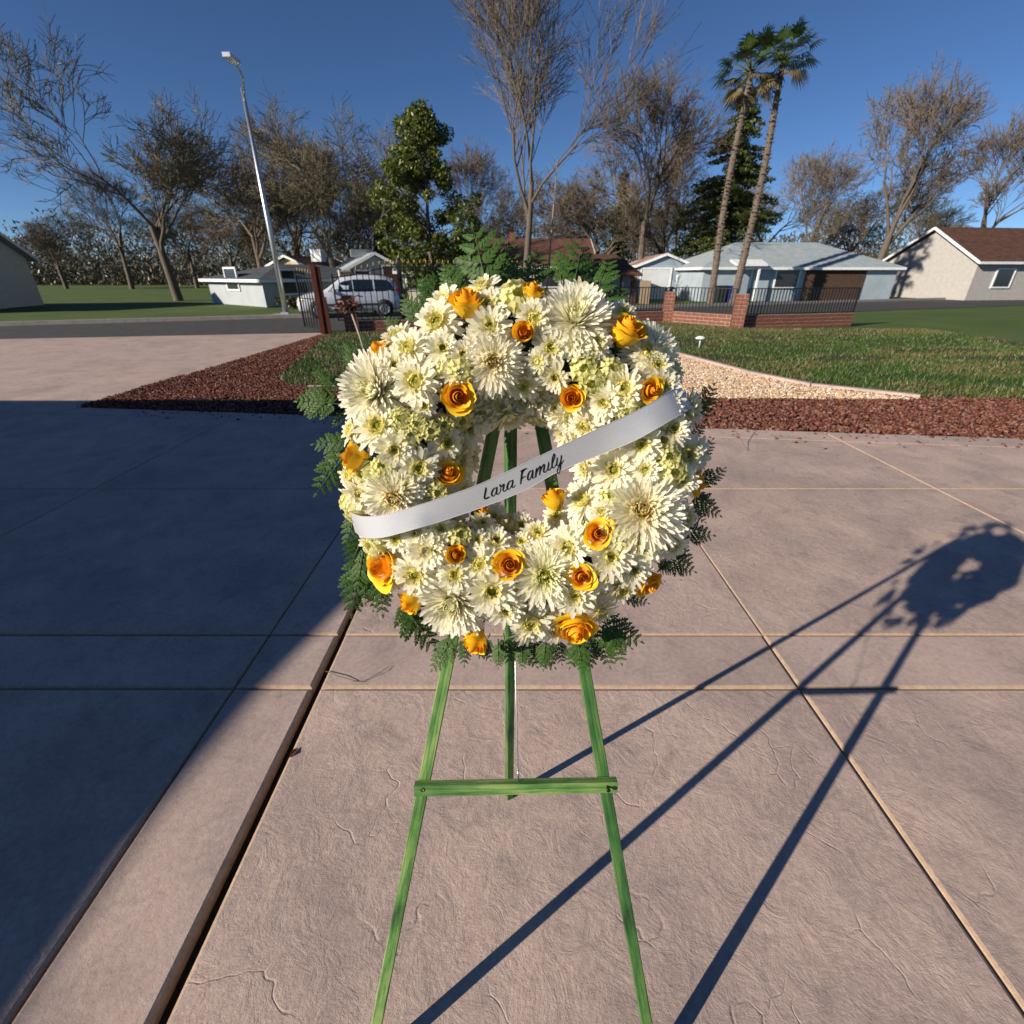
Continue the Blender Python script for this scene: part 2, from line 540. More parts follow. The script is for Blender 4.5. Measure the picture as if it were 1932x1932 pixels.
def stones(name, XY, smin, smax, cols, z=0.0, mat=None, flat=0.7):
    n = len(XY)
    s = rng.uniform(smin, smax, (n, 1, 1))
    V = OCT[None] * s * rng.uniform(0.6, 1.25, (n, 6, 3))
    V[:, :, 2] *= flat
    a = rng.uniform(0, 2 * np.pi, n); t = rng.uniform(-0.7, 0.7, n)
    ca, sa, ct, st = np.cos(a)[:, None], np.sin(a)[:, None], np.cos(t)[:, None], np.sin(t)[:, None]
    x, y, zz = V[..., 0], V[..., 1], V[..., 2]
    y2, z2 = y * ct - zz * st, y * st + zz * ct
    x3, y3 = x * ca - y2 * sa, x * sa + y2 * ca
    W = np.stack([x3 + XY[:, :1], y3 + XY[:, 1:2], z2 + z + rng.uniform(0, smax * 0.5, (n, 1))], -1)
    F = (OCF[None] + (np.arange(n) * 6)[:, None, None]).reshape(-1, 3)
    pick = np.array(cols)[rng.integers(0, len(cols), n)] * rng.uniform(0.7, 1.25, (n, 1))
    C = np.repeat(pick[:, None, :], 6, 1).reshape(-1, 3)
    return np_mesh(name, W.reshape(-1, 3), F, mat or M['lava'], C)


def sample_poly(poly, n):
    P = np.array(poly); lo, hi = P.min(0), P.max(0)
    X = rng.uniform(lo[0], hi[0], n); Y = rng.uniform(lo[1], hi[1], n)
    k = in_poly(X, Y, poly)
    return np.stack([X[k], Y[k]], -1)


LAVA_FRONT = [(-6.1, yfar(-6.1) + 0.03), (7.5, yfar(7.5) + 0.03), (7.5, 8.2), (-6.1, 9.0)]
P = sample_poly(LAVA_FRONT, 62000)
k = ~in_poly(P[:, 0], P[:, 1], LAWN) & ~in_poly(P[:, 0], P[:, 1], GRAVEL)
P2 = sample_poly([(-6.0, 9.0), (-2.5, 9.0), (-5.2, 15.6), (-5.9, 15.6)], 22000)
P2 = P2[~in_poly(P2[:, 0], P2[:, 1], LAWN)]
SX = rng.uniform(-5, 6.5, 420); SPILL = np.stack([SX, yfar(SX) - np.abs(rng.normal(0, 0.22, 420))], -1)
me = stones('lava_rock', np.concatenate([P[k], P2, SPILL]), 0.012, 0.030, [(0.145, 0.050, 0.034), (0.105, 0.038, 0.028), (0.19, 0.080, 0.055), (0.075, 0.032, 0.026), (0.22, 0.13, 0.10)], -0.012)
tag(link('lava_rock_gravel', me), 'crushed red brown lava rock filling the bed behind the driveway', 'lava rock', kind='stuff')
P = sample_poly(GRAVEL, 46000)
me = stones('pale_gravel', P, 0.012, 0.028, [(0.58, 0.42, 0.27), (0.66, 0.54, 0.40), (0.52, 0.31, 0.17), (0.70, 0.62, 0.52), (0.42, 0.28, 0.18)], -0.006)
tag(link('pale_gravel', me), 'pale tan river gravel in a wedge between lawn and lava rock', 'gravel', kind='stuff')


def grass(name, P, hmin, hmax, w, cols, dry=None, z=-0.02):
    n = len(P)
    a = rng.uniform(0, 2 * np.pi, n); h = rng.uniform(hmin, hmax, n)
    lean = rng.uniform(0.1, 0.6, n) * h; la = rng.uniform(0, 2 * np.pi, n)
    dx, dy = np.cos(a) * w * 0.5, np.sin(a) * w * 0.5
    A = np.stack([P[:, 0] - dx, P[:, 1] - dy, np.full(n, z)], -1)
    B = np.stack([P[:, 0] + dx, P[:, 1] + dy, np.full(n, z)], -1)
    Cc = np.stack([P[:, 0] + np.cos(la) * lean, P[:, 1] + np.sin(la) * lean, z + h], -1)
    V = np.stack([A, B, Cc], 1).reshape(-1, 3)
    F = np.arange(3 * n).reshape(-1, 3)
    pick = np.array(cols)[rng.integers(0, len(cols), n)]
    if dry is not None:
        pick = np.where(dry[:, None], np.array([(0.20, 0.15, 0.07)]) * rng.uniform(0.7, 1.2, (n, 1)), pick)
    C = np.repeat((pick * rng.uniform(0.7, 1.3, (n, 1)))[:, None], 3, 1).reshape(-1, 3)
    return np_mesh(name, V, F, M['leaf'], C)


P = sample_poly(LAWN, 260000)
vis = (np.abs(P[:, 0]) < P[:, 1] * 1.06 + 0.6)
P = P[vis]
nz = np.array([noise.noise(Vector((x * 0.45 + 3, y * 0.9, 0.3))) for x, y in P])
# bare earth patch in the right lawn
bare = (nz > 0.16) & (P[:, 0] > 3.0) & (P[:, 1] > 10.5) & (P[:, 1] < 16.0)
keep = ~(bare & (rng.uniform(0, 1, len(P)) < 0.85))
P, nz = P[keep], nz[keep]
dry = ((nz > -0.02) & (rng.uniform(0, 1, len(P)) < 0.38)) | ((P[:, 1] > 15.6) & (rng.uniform(0, 1, len(P)) < 0.4)) | (rng.uniform(0, 1, len(P)) < 0.06)
thin = (nz < -0.22) & (rng.uniform(0, 1, len(P)) < 0.6)
P, nz, dry = P[~thin], nz[~thin], dry[~thin]
me = grass('lawn_grass', P, 0.03, 0.085, 0.016, [(0.042, 0.095, 0.016), (0.06, 0.125, 0.02), (0.032, 0.07, 0.016), (0.09, 0.145, 0.03)], dry)
tag(link('lawn_grass', me), 'short patchy green grass of the front lawn', 'grass', kind='stuff')

# ================================================================== EASEL
LEAN = R(19.2)
UPV = Vector((0, math.sin(LEAN), math.cos(LEAN)))       # up the easel
NRM = Vector((0, -math.cos(LEAN), math.sin(LEAN)))      # out of the wreath, towards the viewer
WC = Vector((0.018, 0.793, CAM_H - 0.300))              # middle of the wreath ring


def on_plane(px, py, c):
    d = ray(px, py)
    t = (WC + NRM * c - EYE).dot(NRM) / d.dot(NRM)
    return EYE + d * t


CL = -0.082     # legs lie behind the ring
EG = empty('easel', (0, 0.7, 0))
tag(EG, 'three-legged green stained wooden easel holding the flower wreath', 'easel')


def stick(name, a, b, w, h, nrm, mat, parent, bev=0.0016):
    """square stick whose grain runs along its own length"""
    a, b = Vector(a), Vector(b)
    d = (b - a); L = d.length; d.normalize()
    s = d.cross(nrm).normalized(); n2 = s.cross(d).normalized()
    hw, hh = w / 2, h / 2
    prof = [(-hw + bev, -hh), (hw - bev, -hh), (hw, -hh + bev), (hw, hh - bev), (hw - bev, hh), (-hw + bev, hh), (-hw, hh - bev), (-hw, -hh + bev)]
    vs = [(x, y, z) for z in (-L / 2, L / 2) for x, y in prof]
    fs = [(i, (i + 1) % 8, 8 + (i + 1) % 8, 8 + i) for i in range(8)] + [tuple(range(7, -1, -1)), tuple(range(8, 16))]
    m = MB(); m.add(vs, fs)
    mw = Matrix.Translation((a + b) / 2) @ Matrix((s, -n2, d)).transposed().to_4x4()
    return link(name, m.mesh(name, mat), parent, mw)


def extend_to(a, b, z):
    d = (b - a); return a + d * ((z - a.z) / d.z)


apex = on_plane(977, 562, CL)
la, lb = on_plane(843, 1260, CL), on_plane(785, 1555, CL)
ra, rb = on_plane(1102, 1260, CL), on_plane(1154, 1555, CL)
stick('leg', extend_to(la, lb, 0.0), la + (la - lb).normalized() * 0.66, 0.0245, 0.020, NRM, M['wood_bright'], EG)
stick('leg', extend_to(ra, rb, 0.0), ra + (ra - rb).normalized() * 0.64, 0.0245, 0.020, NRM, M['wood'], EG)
foot = gp(961, 1503)
btop = on_plane(964, 640, CL - 0.03)
bk = stick('back_leg', foot, btop, 0.0225, 0.022, Vector((0.42, -1, 0.05)), M['wood'], EG)
CB = CL + 0.0205
ca, cb = on_plane(783, 1487.5, CB), on_plane(1164, 1480.5, CB)
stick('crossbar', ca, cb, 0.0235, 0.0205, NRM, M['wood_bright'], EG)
for px, py, kind in ((797.5, 1490.5, 0), (1146, 1484, 1)):
    p = on_plane(px, py, CB + 0.0106)
    m = MB()
    rot = NRM.to_track_quat('Z', 'Y').to_matrix()
    if kind == 0:
        m.lathe([(0.0048, -0.002), (0.0048, 0.0004), (0.0034, 0.0006), (0.0030, -0.0008)], 14, p, rot)
    else:
        m.lathe([(0.0024, -0.004), (0.0024, 0.009), (0.0042, 0.0095), (0.0044, 0.012), (0.0030, 0.0132)], 12, p, rot)
    link('bolt', m.mesh('bolt', M['screw']), EG)
p0 = on_plane(977.5, 1472, CB + 0.002)
p1 = foot + (btop - foot) * ((on_plane(968, 1150, CL).z - foot.z) / (btop.z - foot.z)) + Vector((0.006, -0.02, 0))
m = MB(); m.tube([p0 + Vector((0, 0, -0.012)), p0 + Vector((0, 0, 0.012)), p0.lerp(p1, 0.5), p1], 0.0014, 6)
m.tube([p0 + UPV * 0.002, p0 + UPV * 0.022], 0.0026, 8)
link('wire_stay', m.mesh('wire_stay', M['metal']), EG)
m = MB()
for s in (-1, 1):
    h0 = WC + NRM * (CL + 0.011) + UPV * 0.165 + Vector((s * 0.052, 0, 0))
    m.tube([h0 - NRM * 0.004, h0 + NRM * 0.03, h0 + NRM * 0.036 + UPV * 0.012], 0.002, 6)
link('hook', m.mesh('hook', M['metal']), EG)

# ================================================================== WREATH
RT = 0.200          # ring radius
WREATH = empty('flower_wreath', (WC.x, WC.y, WC.z - 0.3))
tag(WREATH, 'round funeral wreath of white chrysanthemums, yellow roses and fern on the green easel', 'wreath')
WM = Matrix((Vector((1, 0, 0)), UPV, NRM)).transposed()          # wreath axes -> world


def sdf(p, rm):
    q = p - WC
    a, b, c = q.x, q.dot(UPV), q.dot(NRM)
    rho = math.hypot(a, b)
    return math.hypot(rho - RT, c) - rm


def torus_hit(px, py, rm):
    d = ray(px, py).normalized()
    t, best, bt = 0.3, 9, 0.3
    for _ in range(90):
        s = sdf(EYE + d * t, rm)
        if s < best: best, bt = s, t
        if s < 0.0005: break
        t += max(0.0008, s * 0.9)
        if t > 1.6: break
    p = EYE + d * bt
    q = p - WC
    a, b, c = q.x, q.dot(UPV), q.dot(NRM)
    rho = max(1e-6, math.hypot(a, b))
    n = (Vector((1, 0, 0)) * a + UPV * b) * ((rho - RT) / rho) + NRM * c
    return p, n.normalized(), -d, bt


def face_vec(d, f):
    """facing given as picture right, picture up, towards the viewer"""
    r_ = Vector((1, 0, 0)); u = d.cross(r_); u.normalize()
    if u.z < 0: u = -u
    return (r_ * f[0] + u * f[1] + d * f[2]).normalized()


def orient(n, spin):
    q = n.to_track_quat('Z', 'Y').to_matrix()
    return q @ Matrix.Rotation(spin, 3, 'Z')


# ---- petals
def petal(mb, phi, e0, curl, L, W, r0, z0, prof, c0, c1, n=4, cup=0.25, pw=1.0, sway=0.0, rim=None):
    e = e0; r, z = r0, z0
    vs, cs = [], []
    cph, sph = math.cos(phi), math.sin(phi)
    off = 0.0
    for i in range(n + 1):
        s = i / n
        w = W * prof[i]
        er = Vector((cph, sph, 0)); et = Vector((-sph, cph, 0))
        nrm = er * (-math.sin(e)) + Vector((0, 0, 1)) * math.cos(e)
        p = er * r + Vector((0, 0, z)) + et * off
        vs += [p - et * w + nrm * (cup * w), p, p + et * w + nrm * (cup * w)]
        k = s ** pw
        col = tuple(a + (b - a) * k for a, b in zip(c0, c1))
        ec = col if rim is None else tuple(a * q for a, q in zip(col, rim))
        cs += [ec, col, ec]
        r += math.cos(e) * L / n; z += math.sin(e) * L / n
        e += curl / n; off += sway * L / n * s
    fs = []
    for i in range(n):
        a = i * 3
        fs += [(a, a + 1, a + 4, a + 3), (a + 1, a + 2, a + 5, a + 4)]
    mb.add(vs, fs, cs, 0, True)


WHITE = (0.95, 0.925, 0.80)
CREAM = (0.93, 0.85, 0.47)
YEL = (0.86, 0.76, 0.24)
YGR = (0.62, 0.63, 0.15)
GRN = (0.34, 0.40, 0.05)
DPROF = [0.40, 0.80, 1.04, 1.06, 0.50]
FPROF = [0.55, 0.8, 0.95, 1.0, 0.95, 0.4]


def jit(s): return random.uniform(-s, s)


def daisy_mesh(seed, openness=1.0):
    random.seed(seed)
    mb = MB()
    rings = [(14, 0.90, -24, -8, 0.118, 0.08), (16, 0.94, 2, -4, 0.116, 0.10), (15, 0.84, 22, -16, 0.112, 0.11), (14, 0.66, 42, -20, 0.10, 0.13), (14, 0.48, 60, -12, 0.085, 0.15)]
    for ri, (cnt, L, e0, cu, W, r0) in enumerate(rings):
        ph = random.random() * 6.28
        for k in range(cnt):
            if random.random() < 0.05: continue
            petal(mb, ph + k * 2 * math.pi / cnt + jit(0.13), R(e0 + jit(9) + (1 - openness) * 22), R(cu + jit(24)), L * (1 + jit(0.12)), W * (1 + jit(0.16)),
                  r0, ri * 0.022, DPROF, CREAM if ri < 3 else YEL, WHITE if ri < 4 else (0.76, 0.72, 0.44), 4, 0.24 + jit(0.14), 0.7, jit(0.18))
    return mb.mesh('chrysanthemum', M['petal'], True)


def centre_mesh(seed, tight=1.0):
    random.seed(seed)
    mb = MB()
    for ri, (cnt, L, e0, cu, W, r0) in enumerate(((17, 0.42, 52, 100, 0.062, 0.25), (14, 0.34, 62, 92, 0.052, 0.17))):
        for k in range(cnt):
            petal(mb, k * 2 * math.pi / cnt + jit(0.1) + ri * 0.2, R(e0 + jit(8)), R(cu * tight + jit(14)), L * (1 + jit(0.1)), W * 1.1, r0, 0.05, [0.7, 1, 1.05, 0.95, 0.5],
                  YGR, (0.90, 0.82, 0.30), 4, 0.2, 0.6)
    vs = []
    prof = [(0.14, 0.06), (0.16, 0.17), (0.12, 0.24), (0.05, 0.27)]
    mb.lathe(prof, 9, col=GRN)
    for k in range(14):
        a = k * 2.4; rr = 0.03 + 0.008 * k
        c = Vector((rr * math.cos(a), rr * math.sin(a), 0.275 - 0.005 * k))
        mb.lathe([(0.016, -0.02), (0.02, 0.01), (0.008, 0.022)], 5, c, col=(0.58, 0.58, 0.08))
    return mb.mesh('flower_centre', M['petal'], True)


def bud_mesh(seed, half=False):
    random.seed(seed)
    mb = MB()
    for ri, (cnt, L, e0, cu, r0, W) in enumerate(((10, 1.72, -14, 178, 0.12, 0.31), (9, 1.42, 4, 172, 0.08, 0.28))):
        for k in range(cnt):
            petal(mb, k * 2 * math.pi / cnt + jit(0.12), R(e0 + jit(3)), R(cu + jit(4)), L * (1 + jit(0.04)), W, r0, -0.45 + ri * 0.08, [0.5, 0.95, 1.12, 1.12, 1.0, 0.75, 0.40],
                  (0.76, 0.73, 0.26), (0.95, 0.90, 0.52), 6, -0.30, 0.7, rim=(0.80, 0.83, 0.62))
    if half:
        for k in range(11):
            petal(mb, k * 0.571 + jit(0.2), R(-8 + jit(12)), R(20 + jit(16)), 1.25 * (1 + jit(0.12)), 0.23, 0.1, -0.45, DPROF, CREAM, WHITE, 4, 0.3, 0.5)
    me = mb.mesh('chrysanthemum_bud', M['petal'], True)
    return me


def bud_centre_mesh():
    mb = MB()
    mb.lathe([(0.30, -0.1), (0.34, 0.1), (0.22, 0.24), (0.08, 0.27)], 10, col=(0.42, 0.46, 0.07))
    random.seed(3)
    for k in range(18):
        a = k * 2.4; rr = 0.05 + 0.013 * k
        mb.lathe([(0.03, -0.04), (0.035, 0.01), (0.012, 0.04)], 5, (rr * math.cos(a), rr * math.sin(a), 0.27 - 0.006 * k), col=(0.50, 0.52, 0.09))
    return mb.mesh('flower_centre', M['petal'], True)


def fuji_mesh(seed, n=215, col=0):
    random.seed(seed)
    mb = MB()
    inner = [(0.93, 0.83, 0.46), (0.94, 0.89, 0.58), (0.82, 0.80, 0.28)][col]
    for k in range(n):
        f = (k + 0.5) / n
        phi = k * 2.39996
        e0 = 84 - 104 * f ** 0.85 + jit(7)
        L = (0.34 + 0.60 * f ** 0.55) * (1 + jit(0.09))
        cu = (26 * (1 - f) - 4 + jit(14)) if f < 0.8 else (8 + jit(24))
        petal(mb, phi + jit(0.08), R(e0), R(cu), L, 0.038 + 0.020 * f, 0.03 + 0.10 * f, 0.16 * (1 - f), FPROF,
              tuple(a * 0.98 for a in inner), tuple(a + (b - a) * min(1, f * 1.7 + 0.35) for a, b in zip(inner, WHITE)), 5, 0.36, 0.7, jit(0.14))
    return mb.mesh('spider_chrysanthemum', M['petal'], True)


def fuji_centre_mesh(col):
    random.seed(11 + col)
    mb = MB()
    c = [(0.80, 0.64, 0.22), (0.90, 0.84, 0.46), (0.62, 0.64, 0.12)][col]
    for k in range(80):
        a = k * 2.39996; f = k / 80
        petal(mb, a, R(90 - 22 * f + jit(6)), R(34 + jit(20)), 0.30 + 0.12 * f, 0.026, 0.012 + 0.15 * f, 0.26 - 0.10 * f, [0.6, 0.9, 1, 0.9, 0.5], c, tuple(min(1, x * 1.25) for x in c), 4, 0.6)
    return mb.mesh('flower_centre', M['petal'], True)


DAISY = [daisy_mesh(20 + i, 1.0 if i < 5 else 0.3) for i in range(8)]
CENTRE = [centre_mesh(50 + i, (1.0, 0.8, 1.15)[i]) for i in range(3)]
BUD = [bud_mesh(70), bud_mesh(71)]
HALF = [bud_mesh(80, True), bud_mesh(81, True)]
BUDC = bud_centre_mesh()
FUJI = [fuji_mesh(90, 340, 0), fuji_mesh(91, 360, 1), fuji_mesh(92, 300, 2)]
FUJIC = [fuji_centre_mesh(i) for i in range(3)]


# ---- roses
def rose_petal_mesh(k, nk, bud, var=0):
    wv = random.Random(k * 7 + var * 31)
    w1, w2, w3 = wv.uniform(-1, 1), wv.uniform(0, 6.28), wv.uniform(0.6, 1.4)
    R_ = (0.10 + 0.072 * k) * (0.86 if bud else 1.0)
    h = 0.55 - 0.034 * k + (0.12 if bud else 0)
    aw = R(150 - 7.5 * k) if k < 6 else R(92 - 2.0 * (k - 6))
    fl = max(0.0, (k - 4) / (nk - 5)) * (0.5 if bud else 1.0)
    nu, nv = 10, 7
    vs, cs = [], []
    oc, yc = (0.91, 0.30, 0.014), (0.94, 0.63, 0.024)
    for j in range(nv + 1):
        v = j / nv
        for i in range(nu + 1):
            u = -1 + 2 * i / nu
            top = 1 - (0.16 if k < 6 else 0.26) * abs(u) ** (3 if k < 6 else 2.2) + 0.035 * math.sin(u * 6 * w3 + w2) + 0.05 * w1 * u
            vv = v * top
            r = R_ * (0.30 + 0.72 * math.sin(min(1.0, vv * 1.2) * math.pi / 2)) + 0.045 * u * (0.4 + 0.06 * k)
            if k < 6: r *= 1 - 0.22 * vv ** 3
            z = -1.15 + (h + 1.15) * vv
            lip = max(0.0, (vv - 0.72) / 0.28)
            r += fl * 0.36 * w3 * lip ** 1.5 * (1 + 0.25 * math.sin(u * 4 + k)) * (1 - 0.35 * u * u)
            z -= fl * 0.24 * lip ** 2.2 * (1 - 0.5 * u * u)
            a = u * aw * (0.45 + 0.55 * min(1, vv * 1.8)) + 0.05 * math.sin(5 * vv + k)
            vs.append((r * math.cos(a), r * math.sin(a), z))
            m_ = min(1.0, max(0.0, (k - 4) / 6.0)) * 0.80 + 0.45 * lip ** 2
            m_ = max(m_, 0.75 * (1 - vv) ** 1.0) if k > 5 else m_
            cs.append(tuple(p + (q - p) * min(1, m_) for p, q in zip(oc, yc)))
    w = nu + 1
    fs = [(j * w + i, j * w + i + 1, (j + 1) * w + i + 1, (j + 1) * w + i) for j in range(nv) for i in range(nu)]
    mb = MB(); mb.add(vs, fs, cs, 0, True)
    return mb.mesh('petal', M['rose'], True)


NKP = 14
ROSE_P = [[rose_petal_mesh(k, NKP, b, v) for k in range(NKP)] for b, v in ((False, 0), (False, 1), (False, 2), (True, 3), (True, 4))]
mb = MB()
mb.lathe([(0.05, -2.2), (0.07, -1.5), (0.16, -1.32), (0.30, -1.20), (0.27, -1.05), (0.1, -1.0)], 10, col=(0.06, 0.13, 0.025))
for k in range(5):
    petal(mb, k * 1.2566, R(70), R(-45 if k % 2 else -10), 0.95, 0.15, 0.22, -1.22, [1, 0.9, 0.6, 0.3, 0.04], (0.05, 0.12, 0.025), (0.09, 0.18, 0.04), 4, 0.3)
CALYX = mb.mesh('calyx', M['fern'], True)


def add_rose(px, py, rpx, f, bud=False):
    p, n, d, t = torus_hit(px, py, 0.094)
    n = face_vec(d, f)
    depth = (p - EYE).dot(Vector((0, CP, -SP)))
    r = rpx * depth / PXF
    sp_ = random.uniform(0, 6.28)
    mw = Matrix.Translation(p + n * r * 0.42) @ orient(n, sp_).to_4x4() @ Matrix.Scale(r / 1.06, 4)
    root = link('rose', CALYX, WREATH, mw)
    pv = random.choice((3, 4)) if bud else random.choice((0, 1, 2))
    for k in range(NKP - random.choice((0, 0, 1, 2))):
        link('petal', ROSE_P[pv][k], root, local=Matrix.Rotation(k * R(137.5) + jit(0.3), 4, 'Z') @ Matrix.Rotation(jit(0.09), 4, 'X') @ Matrix.Translation((0, 0, jit(0.06))))
    return root


def add_flower(kind, px, py, rpx, f=None, sink=0.0, var=None):
    p, n, d, t = torus_hit(px, py, 0.092 - sink)
    if f is None:
        n = (n * 0.74 + d * 0.40 + Vector((jit(0.22), jit(0.22), jit(0.22)))).normalized()
    else:
        n = face_vec(d, f)
    depth = (p - EYE).dot(Vector((0, CP, -SP)))
    r = rpx * depth / PXF
    mw = lambda k, s: Matrix.Translation(p - n * r * k) @ orient(n, random.uniform(0, 6.28)).to_4x4() @ Matrix.Scale(s, 4)
    I = Matrix.Identity(4)
    if kind == 'D':
        o = link('chrysanthemum', DAISY[random.randrange(8) if var is None else var], WREATH, mw(0.22, r / 0.98))
        link('flower_centre', random.choice(CENTRE), o, local=I)
    elif kind == 'F':
        v = 0 if var is None else var
        o = link('spider_chrysanthemum', FUJI[v], WREATH, mw(0.30, r / 0.91))
        link('flower_centre', FUJIC[v], o, local=I)
    elif kind == 'H':
        o = link('chrysanthemum', random.choice(HALF), WREATH, mw(0.25, r / 1.25))
        link('flower_centre', BUDC, o, local=I)
    else:
        o = link('chrysanthemum_bud', random.choice(BUD), WREATH, mw(0.0, r / 0.80))
        link('flower_centre', BUDC, o, local=I)
    return o


# ring of green foam the stems are pushed into
mb = MB()
nu, nv = 48, 12
vs, fs = [], []
for i in range(nu):
    a = 2 * math.pi * i / nu
    for j in range(nv):
        b = 2 * math.pi * j / nv
        rr = RT + 0.058 * math.cos(b)
        vs.append(WC + Vector((1, 0, 0)) * (rr * math.cos(a)) + UPV * (rr * math.sin(a)) + NRM * (0.055 * math.sin(b)))
for i in range(nu):
    for j in range(nv):
        fs.append((i * nv + j, ((i + 1) % nu) * nv + j, ((i + 1) % nu) * nv + (j + 1) % nv, i * nv + (j + 1) % nv))
mb.add(vs, fs, None, 0, True)
link('foam_ring', mb.mesh('foam_ring', M['foam']), WREATH)

random.seed(5)
FUJIS = [(1086, 597, 76, (0.05, 0.55, 0.8), 1), (930, 682, 64, (0.05, 0.02, 1), 0), (703, 736, 80, (-0.5, 0.15, 0.8), 1),
         (1212, 962, 84, (0.12, 0.05, 1), 0), (1027, 1086, 64, (0.05, -0.15, 1), 2), (852, 1138, 76, (-0.3, -0.45, 0.85), 1),
         (742, 940, 60, (-0.2, -0.25, 1), 0), (1238, 668, 60, (0.6, 0.25, 0.7), 1)]
for px, py, r, f, v in FUJIS: add_flower('F', px, py, r, f, var=v)
ROSES = [(881, 580, 35, (-0.10, 0.92, 0.42), True), (988, 628, 23, (0.0, 0.15, 1), True), (1003, 554, 23, (0.2, 0.9, 0.3), False),
         (1178, 630, 39, (0.38, 0.80, 0.48), False), (717, 664, 23, (-0.5, 0.75, 0.3), False), (864, 748, 29, (0.05, 0.02, 1), False),
         (1079, 751, 26, (-0.05, 0.0, 1), False), (1225, 736, 23, (0.45, 0.0, 0.8), False), (676, 865, 32, (-0.90, 0.15, 0.38), True),
         (844, 899, 27, (0.1, 0.62, 0.75), False), (909, 966, 15, (0.1, 0.6, 0.7), True), (1046, 947, 27, (-0.3, 0.95, 0.30), True),
         (1129, 1007, 26, (0, 0.05, 1), False), (860, 1047, 22, (0.1, 0.1, 1), True), (962, 1066, 28, (0, 0, 1), False),
         (1097, 1088, 24, (0.1, -0.1, 1), False), (730, 1068, 37, (-0.70, -0.1, 0.66), False), (780, 1133, 27, (-0.75, -0.6, 0.4), True),
         (899, 1205, 29, (-0.35, -0.8, 0.4), True), (1085, 1177, 38, (0.1, -0.85, 0.5), False), (1306, 912, 28, (0.85, -0.15, 0.35), False),
         (1219, 1096, 29, (0.55, -0.6, 0.45), False)]
for px, py, r, f, b in ROSES: add_rose(px, py, r, f, b)
DAISIES = [(824, 606, 46), (921, 576, 40), (924, 616, 42), (1008, 600, 38), (835, 657, 33), (873, 668, 28), (1040, 656, 36), (783, 720, 50),
           (1222, 662, 36), (1175, 733, 46), (1122, 646, 36), (1141, 759, 38), (1104, 805, 36), (1066, 816, 40), (1034, 778, 38),
           (987, 727, 37), (1048, 712, 32), (1016, 681, 26), (928, 789, 50), (884, 862, 46), (842, 836, 36), (1158, 886, 47),
           (1104, 885, 30), (1211, 838, 42), (1269, 809, 36), (1297, 858, 42), (1218, 886, 30), (1099, 944, 42), (1136, 966, 28),
           (1070, 1034, 47), (1015, 1007, 36), (984, 1024, 28), (935, 1021, 36), (910, 988, 30), (900, 1019, 26), (904, 1064, 40),
           (858, 1084, 36), (928, 1115, 51), (1002, 1176, 44), (1085, 1124, 42), (1152, 1050, 46), (1216, 1030, 46), (1134, 1086, 38),
           (1172, 1112, 40), (783, 1084, 46), (806, 1040, 40), (820, 1034, 30), (747, 1018, 27), (786, 1006, 30), (832, 997, 30),
           (712, 804, 50), (744, 848, 38), (789, 883, 42), (770, 917, 36), (681, 931, 38), (1240, 690, 36), (1252, 728, 34),
           (955, 1150, 36), (770, 655, 40), (745, 690, 34), (1265, 765, 34), (1285, 905, 36), (1195, 1075, 36), (855, 700, 26), (800, 765, 26), (1085, 650, 30), (960, 786, 44), (1004, 788, 42)]
for px, py, r in DAISIES: add_flower('D', px, py, r)
HALVES = [(1153, 697, 30), (773, 823, 30), (1155, 935, 32), (963, 981, 30), (838, 801, 24), (870, 794, 30), (1118, 655, 26), (736, 900, 36), (1030, 690, 28), (1250, 830, 30), (683, 893, 34), (842, 690, 26)]
for px, py, r in HALVES: add_flower('H', px, py, r)
BUDS = [(756, 789, 17), (786, 798, 15), (811, 812, 16), (868, 700, 20), (976, 561, 26), (1101, 697, 21), (1117, 721, 20), (1183, 774, 18), (1260, 863, 19), (1268, 889, 22),
        (866, 1010, 19), (1178, 1015, 20), (824, 928, 16), (708, 1027, 22), (668, 957, 24), (1150, 1000, 16), (720, 880, 17)]
for px, py, r in BUDS: add_flower('B', px, py, r)
# deeper flowers that close the gaps between the front ones
random.seed(9)
taken = [(x, y, r) for x, y, r, *_ in FUJIS] + [(x, y, r) for x, y, r in DAISIES] + [(x, y, r * 3.0) for x, y, r, *_ in ROSES]
fill = 0
for i in range(24):
    for j, rho in enumerate((0.108, 0.150, 0.205, 0.255, 0.290)):
        a = (i + 0.5 * (j % 2) + jit(0.3)) / 24 * 2 * math.pi
        q = WC + Vector((1, 0, 0)) * rho * math.cos(a) + UPV * rho * math.sin(a) + NRM * 0.05
        v = q - EYE
        zc = v.dot(Vector((0, CP, -SP)))
        px = PXC + PXF * v.x / zc
        py = PXC - PXF * v.dot(Vector((0, SP, CP))) / zc
        if any(math.hypot(px - x, py - y) < (0.38 if j in (1, 2, 3) or r in (57, 66, 69, 72, 75, 78, 84, 87) else 0.0) * r for x, y, r in taken): continue
        if j == 0:
            low = math.sin(a) < -0.15
            if low and i % 2: continue
            add_flower('D', px, py - (6 if low else 0), random.uniform(26, 33) if low else random.uniform(36, 44), (-0.45 * math.cos(a) + jit(0.25), -0.45 * math.sin(a) - (0.35 if low else 0) + jit(0.25), 0.85), sink=0.012 if low else 0.004)
        else:
            add_flower('D', px, py, random.uniform(34, 42), None, sink=0.022 if j == 4 else 0.030)

